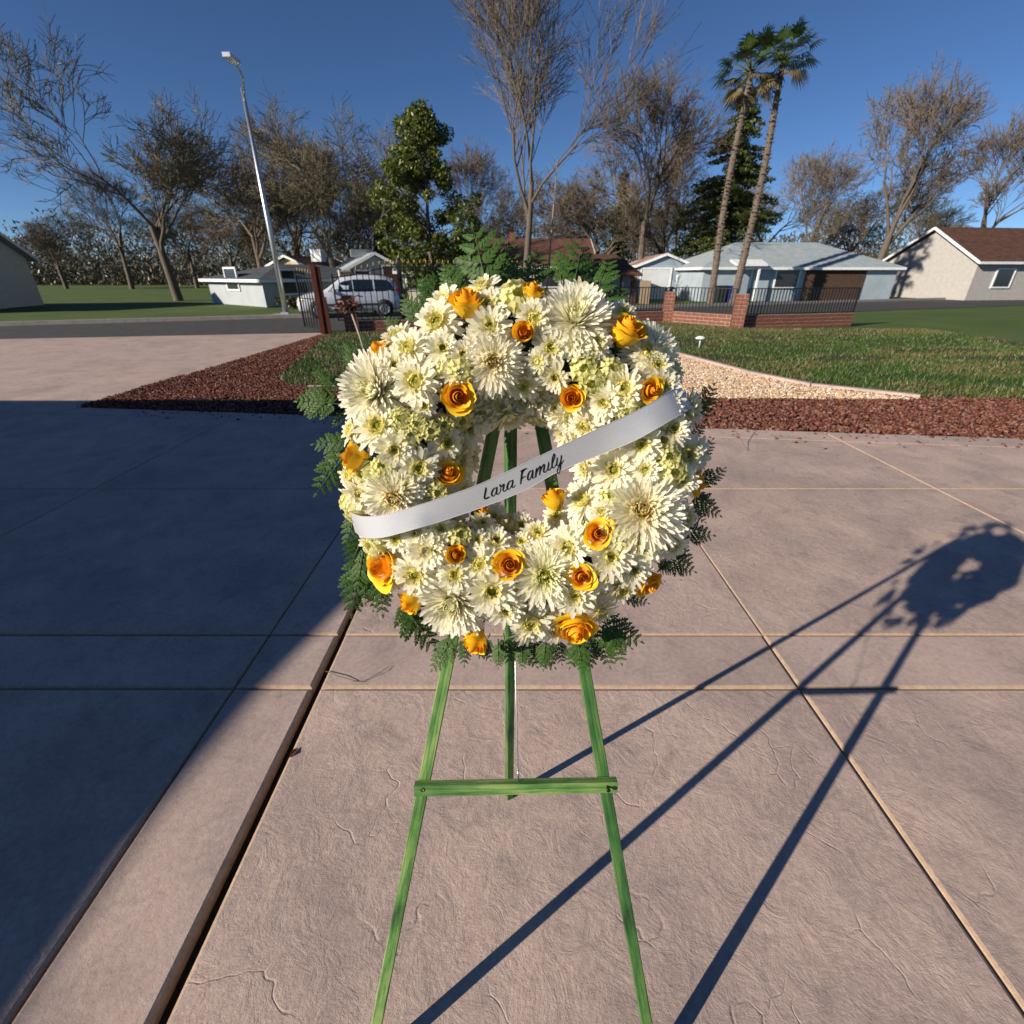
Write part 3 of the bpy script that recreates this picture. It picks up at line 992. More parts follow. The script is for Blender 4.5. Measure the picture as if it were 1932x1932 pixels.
# ---- fern
def leaflet(mb, o, d, s, n, L, W, c):
    """one toothed, folded leaflet from o along d"""
    pts = [(0, 0), (0.22, 0.62), (0.42, 0.72), (0.50, 1.0), (0.66, 0.66), (0.74, 0.74), (1.0, 0.0)]
    vs, cs = [], []
    for x, y in pts:
        sag = -0.18 * x * x * L
        vs.append(o + d * (x * L) + n * sag)
    mid = len(vs)
    for sgn in (1, -1):
        for x, y in pts[1:-1]:
            sag = -0.18 * x * x * L
            vs.append(o + d * (x * L) + s * (sgn * y * W) + n * (sag + 0.28 * y * W))
    fs = []
    for q in range(2):
        b = mid + q * 5
        seq = [0] + [b + i for i in range(5)] + [6]
        for i in range(1, 6):
            f1 = (i - 1 if i > 1 else 0, seq[i], i)
            fs.append((i, seq[i], seq[i + 1]) if q == 0 else (i, seq[i + 1], seq[i]))
            if i == 1: fs.append((0, seq[1], 1) if q == 0 else (0, 1, seq[1]))
            else: fs.append((i - 1, seq[i], i) if q == 0 else (i - 1, i, seq[i]))
    k = random.uniform(0.85, 1.15)
    mb.add(vs, fs, tuple(x * k for x in c), 0, True)


def pinna_mesh(seed):
    random.seed(seed)
    mb = MB()
    X, Y, Z = Vector((1, 0, 0)), Vector((0, 1, 0)), Vector((0, 0, 1))
    n = 5
    def pos(t): return X * t + Z * (-0.10 * t * t)
    for i in range(n):
        t = 0.08 + 0.80 * i / n
        L = 0.34 * (1 - 0.62 * t) + 0.03
        for sgn in (1, -1):
            tt = t + (0.03 if sgn > 0 else 0)
            a = R(48 - 14 * t)
            d = (X * math.cos(a) + Y * sgn * math.sin(a)).normalized()
            s = d.cross(Z).normalized()
            leaflet(mb, pos(tt), (d + Z * jit(0.15)).normalized(), s, Z, L, L * 0.30, (0.055, 0.115, 0.024))
    leaflet(mb, pos(0.80), X, Y, Z, 0.26, 0.075, (0.055, 0.115, 0.02))
    mb.tube([pos(0), pos(0.4), pos(0.9)], [0.010, 0.008, 0.003], 4, (0.06, 0.12, 0.03))
    return mb.mesh('pinna', M['fern'], True)


PINNA = [pinna_mesh(i) for i in (1, 2, 3)]


def frond(base, tip, bow, nrm, width, npair, label=None):
    """a leatherleaf frond; base, tip and bow (bulge at the middle) in world space"""
    base, tip = Vector(base), Vector(tip)
    L = (tip - base).length
    mid = (base + tip) / 2 + bow
    def q(t): return base * (1 - t) ** 2 + mid * (2 * t * (1 - t)) + tip * t * t
    mb = MB()
    root_p = base
    mb.tube([q(t / 6) for t in range(7)], [0.0014, 0.0013, 0.0012, 0.001, 0.0008, 0.0006, 0.0003], 5, (0.07, 0.12, 0.035))
    fr = link('fern_frond', mb.mesh('fern_frond', M['fern'], True), WREATH)
    for i in range(npair + 1):
        t = 0.24 + 0.76 * i / npair
        p = q(t)
        tg = (q(min(1, t + 0.02)) - q(t - 0.02)).normalized()
        side = tg.cross(nrm).normalized(); n2 = side.cross(tg).normalized()
        ln = width * L * (1.02 - t) ** 0.75 * (0.75 if i == 0 else 1) + 0.09 * L
        for sgn in ((1, -1) if i < npair else (0,)):
            a = R(58 - 18 * t + jit(6))
            d = tg * math.cos(a) + side * (sgn * math.sin(a)) - n2 * (0.12 + jit(0.12))
            if sgn == 0: d = tg
            d.normalize()
            y_ = n2.cross(d).normalized(); z_ = d.cross(y_).normalized()
            rot = Matrix((d, y_, z_)).transposed().to_4x4()
            sc = Matrix.Diagonal((ln, ln * random.uniform(0.8, 1.05), ln, 1))
            link('pinna', random.choice(PINNA), fr, Matrix.Translation(p - tg * (0.012 * L * (sgn > 0))) @ rot @ sc)
    return fr


random.seed(21)
FRONDS = [  # base px, tip px, depth base, depth tip, width
    (922, 560, 892, 430, 0.02, 0.00, 0.60, 4), (930, 560, 968, 452, -0.01, -0.01, 0.36, 4), (1000, 560, 1016, 474, -0.03, -0.05, 0.5, 5), (960, 560, 968, 490, -0.05, -0.06, 0.5, 5),
    (1080, 560, 1098, 456, -0.02, -0.04, 0.62, 4), (1060, 550, 1050, 478, -0.04, -0.05, 0.5, 5), (1120, 570, 1150, 488, -0.03, -0.05, 0.5, 5), (1150, 590, 1178, 540, -0.03, -0.05, 0.5, 5),
    (870, 575, 838, 500, -0.01, -0.02, 0.5, 5), (850, 580, 860, 498, -0.03, -0.05, 0.45, 5), (800, 620, 762, 560, -0.02, -0.02, 0.5, 5), (812, 600, 826, 518, -0.02, -0.03, 0.5, 6), (830, 590, 795, 520, -0.03, -0.05, 0.45, 5), (770, 640, 728, 600, -0.03, -0.03, 0.45, 5),
    (676, 720, 656, 646, -0.02, -0.02, 0.35, 6), (655, 765, 562, 757, -0.02, -0.02, 0.55, 6), (655, 745, 594, 697, -0.03, -0.03, 0.35, 6), (652, 775, 628, 804, -0.03, -0.03, 0.35, 5),
    (665, 835, 592, 838, -0.03, -0.03, 0.5, 5), (662, 845, 597, 930, -0.02, -0.02, 0.4, 5), (658, 850, 610, 868, -0.04, -0.05, 0.45, 5),
    (676, 960, 652, 1032, -0.03, -0.02, 0.4, 5), (690, 1000, 662, 1070, -0.02, -0.01, 0.5, 5), (695, 1030, 664, 1156, -0.02, -0.01, 0.38, 6), (705, 1045, 690, 1135, -0.02, -0.01, 0.4, 6), (690, 1020, 676, 1110, -0.02, 0.0, 0.42, 6), (712, 1060, 722, 1158, -0.02, -0.01, 0.34, 6), (705, 1080, 704, 1150, -0.03, -0.03, 0.4, 5),
    (750, 1120, 820, 1222, -0.02, -0.01, 0.42, 6), (765, 1150, 798, 1196, -0.04, -0.04, 0.5, 5), (865, 1195, 816, 1262, -0.01, 0.0, 0.45, 6), (875, 1195, 876, 1254, -0.02, 0.01, 0.4, 5), (850, 1195, 835, 1240, -0.04, -0.03, 0.5, 5), (900, 1200, 925, 1245, -0.03, -0.03, 0.45, 5),
    (950, 1195, 962, 1252, -0.03, -0.02, 0.5, 5), (970, 1195, 1012, 1256, -0.02, -0.01, 0.45, 6), (1005, 1200, 1046, 1258, -0.03, -0.02, 0.5, 5), (925, 1195, 905, 1240, -0.04, -0.04, 0.5, 5), (1050, 1200, 1060, 1252, -0.04, -0.04, 0.5, 5), (1100, 1195, 1076, 1258, -0.02, -0.01, 0.5, 5), (1115, 1200, 1112, 1262, -0.03, -0.02, 0.5, 5),
    (1120, 1165, 1208, 1210, -0.02, -0.02, 0.42, 6), (1085, 1195, 1098, 1266, -0.01, 0.0, 0.42, 6), (1030, 1200, 1025, 1262, -0.01, 0.0, 0.45, 6), (985, 1205, 985, 1260, -0.01, 0.0, 0.45, 6), (940, 1205, 940, 1258, -0.02, 0.0, 0.45, 6), (1140, 1170, 1172, 1250, -0.02, -0.02, 0.4, 6), (1110, 1175, 1150, 1256, -0.03, -0.03, 0.42, 6), (1130, 1180, 1190, 1222, -0.04, -0.05, 0.4, 5),
    (1170, 1120, 1222, 1138, -0.04, -0.05, 0.4, 5), (1195, 1085, 1252, 1096, -0.05, -0.06, 0.4, 5), (1240, 1045, 1310, 1078, -0.04, -0.05, 0.42, 6), (1235, 1060, 1268, 1082, -0.05, -0.06, 0.4, 5), (1265, 1000, 1345, 1010, -0.04, -0.05, 0.42, 6), (1270, 1020, 1306, 1060, -0.05, -0.06, 0.4, 5),
    (1295, 930, 1358, 972, -0.04, -0.05, 0.40, 6), (1300, 920, 1366, 884, -0.04, -0.05, 0.35, 6), (1300, 890, 1344, 830, -0.05, -0.06, 0.3, 6), (1290, 960, 1330, 985, -0.05, -0.06, 0.4, 5), (1295, 800, 1346, 728, -0.05, -0.06, 0.35, 6), (1300, 830, 1328, 800, -0.05, -0.06, 0.4, 5),
    (1240, 1080, 1262, 1050, -0.06, -0.07, 0.4, 5), (1310, 940, 1340, 940, -0.06, -0.07, 0.4, 5)]
for bx, by, tx, ty, c0, c1, wd, npr in FRONDS:
    b0, t0 = on_plane(bx, by, c0), on_plane(tx, ty, c1)
    d = -ray(bx, by).normalized()
    nrm = (d + Vector((jit(0.5), jit(0.3), 0.35 + jit(0.3)))).normalized()
    rad = (b0 - WC); rad = (rad - NRM * rad.dot(NRM)).normalized()
    L = (t0 - b0).length
    frond(b0, t0, NRM * (0.10 * L) + rad * 0.0 + Vector((jit(0.06) * L, 0, 0.05 * L)), nrm, wd * 0.95, npr)

# ================================================================== RIBBON
ST = [((658.0, 964), (670, 1003), 0.012), ((661, 966.5), (676, 1008), 0.040), ((668, 970), (683, 1012.5), 0.066), ((684.5, 974.4), (697, 1015.5), 0.090), ((712, 973.5), (722, 1014), 0.110), ((739, 968), (755, 1006), 0.119),
      ((775, 957.5), (790, 996), 0.122), ((815, 945), (831, 984), 0.124, 0.114), ((896, 917), (909, 957.5), 0.124, 0.107), ((976, 881), (988, 926), 0.124, 0.107), ((1040, 850), (1053, 890), 0.124, 0.107),
      ((1117, 814), (1132, 858), 0.124, 0.107), ((1172, 789), (1192, 834), 0.120, 0.112), ((1213, 769), (1237, 810), 0.112), ((1248, 748), (1269, 791), 0.098), ((1268, 735), (1289, 779.5), 0.082),
      ((1280, 724.5), (1305, 768.5), 0.060), ((1281, 727), (1304, 770), 0.030)]


def catmull(P, t):
    n = len(P) - 1
    i = min(int(t), n - 1); f = t - i
    p0, p1, p2, p3 = P[max(i - 1, 0)], P[i], P[i + 1], P[min(i + 2, n)]
    return 0.5 * ((2 * p1) + (-p0 + p2) * f + (2 * p0 - 5 * p1 + 4 * p2 - p3) * f * f + (-p0 + 3 * p1 - 3 * p2 + p3) * f ** 3)


TOPS = [on_plane(*q[0], q[2]) for q in ST]; BOTS = [on_plane(*q[1], q[-1]) for q in ST]

def on_band(px, py, lift):
    d = ray(px, py).normalized()
    hit = BAND.ray_cast(EYE, d)
    p = hit[0] if hit[0] is not None else on_plane(px, py, 0.1075)
    return p - d * lift


SASH = empty('ribbon_sash', TOPS[8].lerp(BOTS[8], 0.5))
tag(SASH, 'white satin ribbon printed Lara Family stretched diagonally across the wreath', 'ribbon')
m, nt, b = new_mat('white_satin')
tc = nt.nodes.new('ShaderNodeTexCoord')
mp = nt.nodes.new('ShaderNodeMapping'); mp.inputs['Rotation'].default_value = (0, 0, R(-25)); mp.inputs['Scale'].default_value = (40, 900, 900)
nt.links.new(tc.outputs['Object'], mp.inputs['Vector'])
n = N(nt, 'ShaderNodeTexNoise', Scale=1.0, Detail=3.0); nt.links.new(mp.outputs['Vector'], n.inputs['Vector'])
nt.links.new(ramp(nt, n.outputs['Fac'], [(0.3, (0.43, 0.44, 0.47)), (0.7, (0.48, 0.49, 0.52))]), b.inputs['Base Color'])
b.inputs['Roughness'].default_value = 0.38; b.inputs['Specular IOR Level'].default_value = 0.5
b.inputs['Sheen Weight'].default_value = 0.2
M['satin'] = m
mb = MB()
NS, NVR = (len(ST) - 1) * 5, 4
vs, fs = [], []
for i in range(NS + 1):
    t = i / 5
    a, b_ = catmull(TOPS, t), catmull(BOTS, t)
    for j in range(NVR + 1):
        vs.append(a.lerp(b_, j / NVR))
w = NVR + 1
for i in range(NS):
    for j in range(NVR):
        fs.append((i * w + j, i * w + j + 1, (i + 1) * w + j + 1, (i + 1) * w + j))
mb.add(vs, fs, None, 0, True)
BAND = BVHTree.FromPolygons([tuple(v) for v in vs], fs)
bv = []
for i in range(NS + 1):
    a, b_ = vs[i * w], vs[i * w + NVR]
    i2 = min(i + 1, NS); i1 = max(i - 1, 0)
    nn = (vs[i2 * w] - vs[i1 * w]).cross(b_ - a).normalized()
    if nn.dot(NRM) < 0 and i < NS - 8: nn = -nn
    bv += [vs[i * w + j] - nn * 0.0005 for j in range(w)]
mb.add(bv, [tuple(reversed(f)) for f in fs], None, 0, True)
for row in (0, NVR):
    mb.add([q for i in range(NS + 1) for q in (vs[i * w + row], bv[i * w + row])], [(2 * i, 2 * i + 1, 2 * i + 3, 2 * i + 2) for i in range(NS)], None, 0, True)
rb = link('band', mb.mesh('band', M['satin']), SASH)
# selvedge: a thin woven rim along both edges
for row in (0, NVR):
    mb = MB(); mb.tube([vs[i * w + row] for i in range(NS + 1)], 0.0005, 5)
    link('selvedge', mb.mesh('selvedge', M['satin']), SASH)


def stroke_mesh(strokes, ox, oy, sc):
    mb = MB()
    for S_ in strokes:
        P_ = [Vector((x, y, wd)) for x, y, wd in S_]
        K = (len(P_) - 1) * 5
        pts = [catmull(P_, i / 5) for i in range(K + 1)]
        vs, fs = [], []
        for i, p in enumerate(pts):
            d = (pts[min(i + 1, K)] - pts[max(i - 1, 0)]); d.z = 0
            if d.length < 1e-6: d = Vector((1, 0, 0))
            d.normalize(); s = Vector((-d.y, d.x, 0)) * (p.z * 0.56)
            for q in (p + s, p - s):
                vs.append(on_band(ox + q.x * sc, oy + q.y * sc, 0.00035))
        for i in range(K):
            fs.append((2 * i, 2 * i + 1, 2 * i + 3, 2 * i + 2))
        mb.add(vs, fs)
        for e in (0, K):      # round pen ends
            p = pts[e]; r = p.z / 2
            ring = [on_band(ox + (p.x + r * math.cos(k * 0.785)) * sc, oy + (p.y + r * math.sin(k * 0.785)) * sc, 0.00045) for k in range(8)]
            mb.add(ring, [tuple(range(8))])
    return mb.mesh('letter', M['ink'])


A1 = (905.6, 876.9, 0.04464); A2 = (977.5, 840.9, 0.04836)
LETTERS = [
    (A1, [[(250, 975, 50), (245, 1050, 70), (215, 1200, 66), (185, 1390, 60), (215, 1432, 60), (290, 1415, 58), (360, 1370, 50), (430, 1355, 20)]]),
    (A1, [[(690, 985, 25), (630, 982, 38), (560, 1040, 55), (500, 1170, 66), (495, 1270, 64), (545, 1328, 42), (600, 1298, 32), (650, 1210, 34), (690, 1080, 40), (710, 950, 45)],
          [(712, 950, 50), (705, 1050, 64), (690, 1200, 60), (722, 1258, 32), (785, 1225, 32), (850, 1130, 34), (872, 1000, 30), (890, 930, 26)]]),
    (A1, [[(850, 822, 32), (848, 880, 66), (895, 930, 48), (960, 860, 46), (1010, 822, 55), (1005, 900, 60), (975, 1030, 60), (980, 1090, 55), (1030, 1122, 36), (1090, 1080, 32), (1150, 1010, 36)]]),
    (A1, [[(1350, 672, 25), (1290, 682, 38), (1220, 740, 52), (1160, 880, 70), (1150, 990, 68), (1200, 1038, 42), (1260, 998, 30), (1320, 900, 34), (1365, 780, 42), (1380, 665, 48)],
          [(1380, 650, 50), (1375, 750, 64), (1350, 920, 58), (1390, 958, 36), (1445, 935, 30), (1485, 850, 16)]]),
    (A2, [[(92, 1000, 28), (200, 942, 48), (300, 900, 42), (345, 890, 25)], [(150, 980, 60), (140, 1080, 52), (125, 1200, 52), (110, 1350, 50), (97, 1490, 42)],
          [(300, 905, 28), (215, 970, 44), (170, 1060, 36), (150, 1180, 26)], [(125, 1330, 34), (170, 1250, 40), (235, 1212, 36), (285, 1203, 22)]]),
    (A2, [[(540, 982, 25), (480, 988, 36), (420, 1060, 50), (375, 1200, 60), (380, 1310, 55), (432, 1338, 32), (490, 1260, 30), (530, 1130, 34), (565, 960, 42)],
          [(568, 955, 46), (565, 1080, 55), (550, 1230, 46), (592, 1264, 30), (645, 1225, 28), (695, 1130, 30)]]),
    (A2, [[(715, 882, 42), (710, 960, 60), (690, 1100, 58), (690, 1205, 44)], [(715, 1050, 36), (770, 930, 42), (830, 830, 42), (868, 812, 46), (870, 880, 50), (845, 1020, 50), (836, 1140, 38)],
          [(868, 980, 28), (920, 850, 40), (980, 750, 38), (1018, 737, 46), (1020, 820, 55), (998, 950, 54), (1000, 1020, 50), (1050, 1033, 34), (1110, 978, 28), (1155, 890, 30)]]),
    (A2, [[(1185, 645, 30), (1190, 710, 50), (1165, 850, 50), (1168, 940, 44), (1212, 952, 30), (1270, 888, 30), (1305, 800, 28)]]),
    (A2, [[(1312, 840, 38), (1320, 700, 50), (1340, 520, 52), (1388, 335, 40), (1426, 345, 42), (1425, 450, 32), (1390, 560, 30), (1342, 680, 34), (1325, 800, 46), (1352, 868, 36), (1412, 838, 28), (1475, 730, 30)]]),
    (A2, [[(1520, 472, 40), (1520, 560, 50), (1500, 720, 48), (1532, 778, 34), (1582, 755, 30), (1645, 630, 34)],
          [(1682, 385, 40), (1685, 450, 50), (1660, 650, 50), (1650, 800, 50), (1635, 950, 46), (1600, 1075, 36), (1552, 1072, 44), (1525, 1000, 42), (1560, 870, 34), (1620, 780, 30), (1700, 690, 30), (1788, 558, 14)]]),
]
for (ox, oy, sc), st in LETTERS:
    link('letter', stroke_mesh(st, ox, oy, sc), SASH)

# ================================================================== STREET FURNITURE, WALLS, FENCES
random.seed(31)
M['brick'] = mat_noise('red_brick', (0.13, 0.045, 0.030), (0.25, 0.095, 0.062), 9, 0.88, 0.4, 60)
M['mortar'] = mat_noise('mortar', (0.34, 0.27, 0.22), (0.46, 0.38, 0.32), 20, 0.92, 0.3, 80)
M['rust'] = mat_noise('rust_red_post', (0.055, 0.013, 0.007), (0.105, 0.027, 0.012), 4, 0.75, 0.3, 40, stretch=(6, 6, 1))


def brick_mesh(L, H, D):
    mb = MB(); b = 0.007
    hx, hy, hz = L / 2, D / 2, H / 2
    lv = [(-hz, b), (-hz + b, 0), (hz - b, 0), (hz, b)]
    vs = []
    for z, i in lv:
        vs += [(-hx + i, -hy + i, z), (hx - i, -hy + i, z), (hx - i, hy - i, z), (-hx + i, hy - i, z)]
    fs = [(3, 2, 1, 0), (12, 13, 14, 15)]
    for k in range(3):
        for i in range(4):
            j = (i + 1) % 4
            fs.append((k * 4 + i, k * 4 + j, (k + 1) * 4 + j, (k + 1) * 4 + i))
    mb.add(vs, fs)
    return mb.mesh('brick', M['brick'])


BH = 0.118
B_FULL, B_HALF = brick_mesh(0.290, BH - 0.014, 0.15), brick_mesh(0.140, BH - 0.014, 0.15)
B_PIL, B_PILH = brick_mesh(0.252, BH - 0.014, 0.125), brick_mesh(0.118, BH - 0.014, 0.125)


def brick_wall(name, a, b, courses, z0, label, cat='wall', group=None):
    a, b = Vector((a[0], a[1], z0)), Vector((b[0], b[1], z0))
    d = b - a; L = d.length; ang = math.atan2(d.y, d.x)
    root = empty(name, (a + b) / 2, ang)
    tag(root, label, cat, group)
    mb = MB(); mb.box((0, 0, courses * BH / 2), (L, 0.134, courses * BH))
    link('mortar_core', mb.mesh('mortar_core', M['mortar']), root, local=Matrix.Identity(4))
    n = int(L / 0.304)
    pit = L / n
    for c in range(courses):
        x = -L / 2
        odd = c % 2
        if odd:
            link('brick', B_HALF, root, local=Matrix.Translation((x + pit * 0.25, jit(0.002), (c + 0.5) * BH))); x += pit * 0.5
        for i in range(n - odd):
            link('brick', B_FULL, root, local=Matrix.Translation((x + pit * 0.5, jit(0.003), (c + 0.5) * BH)) @ Matrix.Rotation(jit(0.006), 4, 'Z') @ Matrix.Scale(pit / 0.304, 4, (1, 0, 0))); x += pit
        if odd:
            link('brick', B_HALF, root, local=Matrix.Translation((x + pit * 0.25, jit(0.002), (c + 0.5) * BH)))
    return root


def brick_pillar(p, ang, courses, z0, label, w=0.40, group=None):
    root = empty('brick_pillar', (p[0], p[1], z0), ang)
    tag(root, label, 'pillar', group)
    mb = MB(); mb.box((0, 0, courses * BH / 2), (w - 0.03, w - 0.03, courses * BH))
    link('mortar_core', mb.mesh('mortar_core', M['mortar']), root, local=Matrix.Identity(4))
    for c in range(courses):
        z = (c + 0.5) * BH
        for k in range(4):
            rot = Matrix.Rotation(k * math.pi / 2 + (math.pi if c % 2 else 0), 4, 'Z')
            y = -(w / 2 - 0.0625 - jit(0.003))
            if c % 2 == 0:
                link('brick', B_PIL, root, local=Matrix.Rotation(k * math.pi / 2, 4, 'Z') @ Matrix.Translation((-w / 2 + 0.126, y, z)))
            else:
                link('brick', B_PIL, root, local=Matrix.Rotation(k * math.pi / 2, 4, 'Z') @ Matrix.Translation((w / 2 - 0.126, y, z)))
    return root


def railing(name, a, b, z0, z1, label, npale, spear=False, tops=None, group=None, cat='railing'):
    """black iron panel of upright pales between two rails"""
    a, b = Vector((a[0], a[1], 0)), Vector((b[0], b[1], 0))
    root = empty(name, (a + b) / 2 + Vector((0, 0, z0)), 0)
    tag(root, label, cat, group)
    tf = tops or (lambda t: z1)
    mid_t = [i / 12 for i in range(13)]
    for nm, fn in (('bottom_rail', lambda t: z0 + 0.02), ('top_rail', tf)) + ((('middle_rail', lambda t: z0 + (z1 - z0) * 0.58),) if spear else ()):
        mb = MB()
        for t0, t1 in zip(mid_t[:-1], mid_t[1:]) if tops and nm == 'top_rail' else ((0, 1),):
            pa, pb = a.lerp(b, t0), a.lerp(b, t1)
            mb.bar((pa.x, pa.y, fn(t0)), (pb.x, pb.y, fn(t1)), 0.03, 0.03)
        link(nm, mb.mesh(nm, M['black_metal']), root)
    pm = MB(); pm.box((0, 0, 0.5), (0.025, 0.025, 1.0))
    pale_me = pm.mesh('pale', M['black_metal'])
    fm = MB(); fm.lathe([(0.006, 0.0), (0.014, 0.02), (0.019, 0.04), (0.010, 0.09), (0.001, 0.125)], 6)
    fin_me = fm.mesh('finial', M['gold'])
    ang = math.atan2(b.y - a.y, b.x - a.x)
    for i in range(npale + 1):
        t = i / npale
        p = a.lerp(b, t)
        h = tf(t) - z0 + (0.10 if spear else 0.0)
        end = i in (0, npale)
        s = 1.9 if end else 1.0
        o = link('end_post' if end else 'pale', pale_me, root, Matrix.Translation((p.x, p.y, z0 - (0.0 if not end else 0.0))) @ Matrix.Rotation(ang, 4, 'Z') @ Matrix.Diagonal((s, s, h, 1)))
        if spear and not end:
            link('finial', fin_me, o, Matrix.Translation((p.x, p.y, z0 + h)) @ Matrix.Rotation(ang, 4, 'Z'))
    return root


PL1, PL2 = (6.02, 19.9), (7.80, 17.7)
PLM, PLL = (0.35, 18.15), (-5.15, 16.35)
WZ = 0.03
angB = math.atan2(PL1[1] - PLM[1], PL1[0] - PLM[0])
angC = math.atan2(PL2[1] - PL1[1], PL2[0] - PL1[0])
angA = math.atan2(PLM[1] - PLL[1], PLM[0] - PLL[0])
p1 = brick_pillar(PL1, angC * 0.35, 9, 0, 'red brick fence pillar with a small black lantern on top')
p2 = brick_pillar(PL2, angC * 0.35, 9, 0, 'bare topped red brick pillar at the right end of the railing')
p3 = brick_pillar(PLL, angA, 9, 0, 'shaded red brick pillar behind the rust red gate post')
PL4 = (12.5, 18.9)


def between(a, b, ia, ib):
    a, b = Vector(a), Vector(b); d = (b - a).normalized()
    return a + d * ia, b - d * ib


wa, wb = between(PL1, PL2, 0.22, 0.22)
brick_wall('brick_wall', wa, wb, 4, -0.08, 'low red brick wall between the two brick pillars on the right')
railing('iron_railing', wa, wb, 0.405, 1.22, 'black iron railing panel on the wall between the two right hand pillars', 18)
wa, wb = between(PLM, PL1, 0.0, 0.22)
brick_wall('brick_wall', wa, wb, 4, -0.08, 'long low red brick wall behind the wreath, left of the lantern pillar')
railing('iron_railing', wa, wb, 0.405, 1.22, 'long black iron railing running left from the lantern pillar behind the wreath', 46)
wa, wb = between(PLL, PLM, 0.22, 0.0)
brick_wall('brick_wall', wa, wb, 3, -0.04, 'low dark brick wall under the spear topped fence by the white van')
wa, wb = between(PL2, PL4, 0.22, 0.0)
brick_wall('brick_wall', wa, wb, 4, -0.08, 'low red brick wall running right from the bare topped pillar')
railing('iron_railing', wa, wb, 0.405, 1.22, 'black iron railing panel right of the bare topped brick pillar', 36)
# spear topped fence with a swept top, left of the wreath
fa, fb = between(PLL, PLM, 0.0, 0.0)
sw = lambda t: 1.56 + 0.30 * (3 * min(1, t * 3.2) ** 2 - 2 * min(1, t * 3.2) ** 3)
railing('spear_fence', fa + Vector((-0.35, -0.1)), fb, 0.33, 1.86, 'black iron fence with gold spear tips rising in a curve beside the white van', 34, True, sw, cat='fence')
dp = at(759, 560, 17.2)
o = empty('fence_post', (dp.x, dp.y - 0.1, 0)); tag(o, 'tall plain black steel post standing in the spear topped fence', 'post')
mb = MB(); mb.box((0, 0, 1.03), (0.13, 0.13, 2.06)); link('shaft', mb.mesh('shaft', M['black_metal']), o, local=Matrix.Identity(4))
mb = MB(); mb.lathe([(0.09, 2.06), (0.09, 2.08), (0.01, 2.11)], 4); link('cap', mb.mesh('cap', M['black_metal']), o, local=Matrix.Rotation(R(45), 4, 'Z'))
# rust red gate post
gpst = gp(614, 629)
o = empty('gate_post', (gpst.x, gpst.y, 0), R(12)); tag(o, 'tall rust red square gate post at the edge of the lava bed', 'post')
mb = MB(); mb.box((-0.055, 0, 0.95), (0.13, 0.22, 1.9)); link('shaft', mb.mesh('shaft', M['rust']), o, local=Matrix.Identity(4))
mb = MB(); mb.box((0.068, 0.02, 0.93), (0.11, 0.20, 1.86)); link('backing_post', mb.mesh('backing_post', M['rust']), o, local=Matrix.Identity(4))
mb = MB(); mb.box((0.16, -0.05, 0.52), (0.07, 0.07, 1.04)); link('stub', mb.mesh('stub', M['rust']), o, local=Matrix.Identity(4))
# pedestrian gate
railing('iron_gate', (gpst.x - 0.95, gpst.y + 0.85), (gpst.x - 0.12, gpst.y + 0.18), 0.10, 1.60, 'narrow black iron gate with gold spear tips standing open left of the rust red post', 7, True, lambda t: 1.66 - 0.12 * t, cat='gate')

# lantern on the pillar
o = empty('pillar_lantern', (PL1[0], PL1[1], 9 * BH)); tag(o, 'small black lantern sitting on the brick pillar', 'lantern')
mb = MB(); mb.lathe([(0.10, 0), (0.10, 0.02), (0.07, 0.03), (0.075, 0.10)], 12); link('base', mb.mesh('base', M['black_metal']), o, local=Matrix.Identity(4))
mb = MB(); mb.lathe([(0.155, 0.10), (0.16, 0.13), (0.10, 0.165), (0.02, 0.18)], 12); link('cap', mb.mesh('cap', M['black_metal']), o, local=Matrix.Identity(4))

# street lamp
lp = at(540, 592, 23.4)
o = empty('street_lamp', (lp.x, lp.y, 0)); tag(o, 'galvanised grey street lamp pole across the street by the white house', 'street lamp')
mb = MB(); mb.tube([(0, 0, 0.0), (0, 0, 3.5), (0, 0, 8.0)], [0.125, 0.10, 0.06], 12); link('pole', mb.mesh('pole', M['metal']), o, local=Matrix.Identity(4))
mb = MB(); mb.box((0, 0, 0.08), (0.34, 0.34, 0.10)); link('base_plate', mb.mesh('base_plate', M['metal']), o, local=Matrix.Identity(4))
mb = MB(); mb.box((0.1, 0.0, -0.02), (1.5, 0.9, 0.10)); link('footing', mb.mesh('footing', M['pale_concrete']), o, local=Matrix.Identity(4))
mb = MB(); mb.tube([(0, 0, 7.6), (0.5, -0.9, 8.1), (0.7, -1.8, 8.2)], 0.035, 8); link('arm', mb.mesh('arm', M['metal']), o, local=Matrix.Identity(4))
mb = MB(); mb.box((0.76, -2.1, 8.2), (0.26, 0.7, 0.12)); link('lamp_head', mb.mesh('lamp_head', M['metal']), o, local=Matrix.Identity(4))

# ================================================================== VAN
M['car_paint'] = mat_plain('silver_white_paint', (0.62, 0.65, 0.70), 0.22, 0.15, 0.6)
M['car_glass'] = mat_plain('dark_car_glass', (0.012, 0.022, 0.03), 0.08, 0.0, 0.8)
M['rubber'] = mat_plain('rubber', (0.015, 0.015, 0.015), 0.9)
M['alloy'] = mat_plain('alloy', (0.6, 0.6, 0.62), 0.3, 0.9)
M['lens'] = mat_plain('headlight_lens', (0.7, 0.62, 0.45), 0.15, 0.0, 0.8)
M['tail'] = mat_plain('tail_lens', (0.25, 0.01, 0.01), 0.2, 0.0, 0.7)
M['dark_trim'] = mat_plain('dark_trim', (0.03, 0.03, 0.032), 0.7)


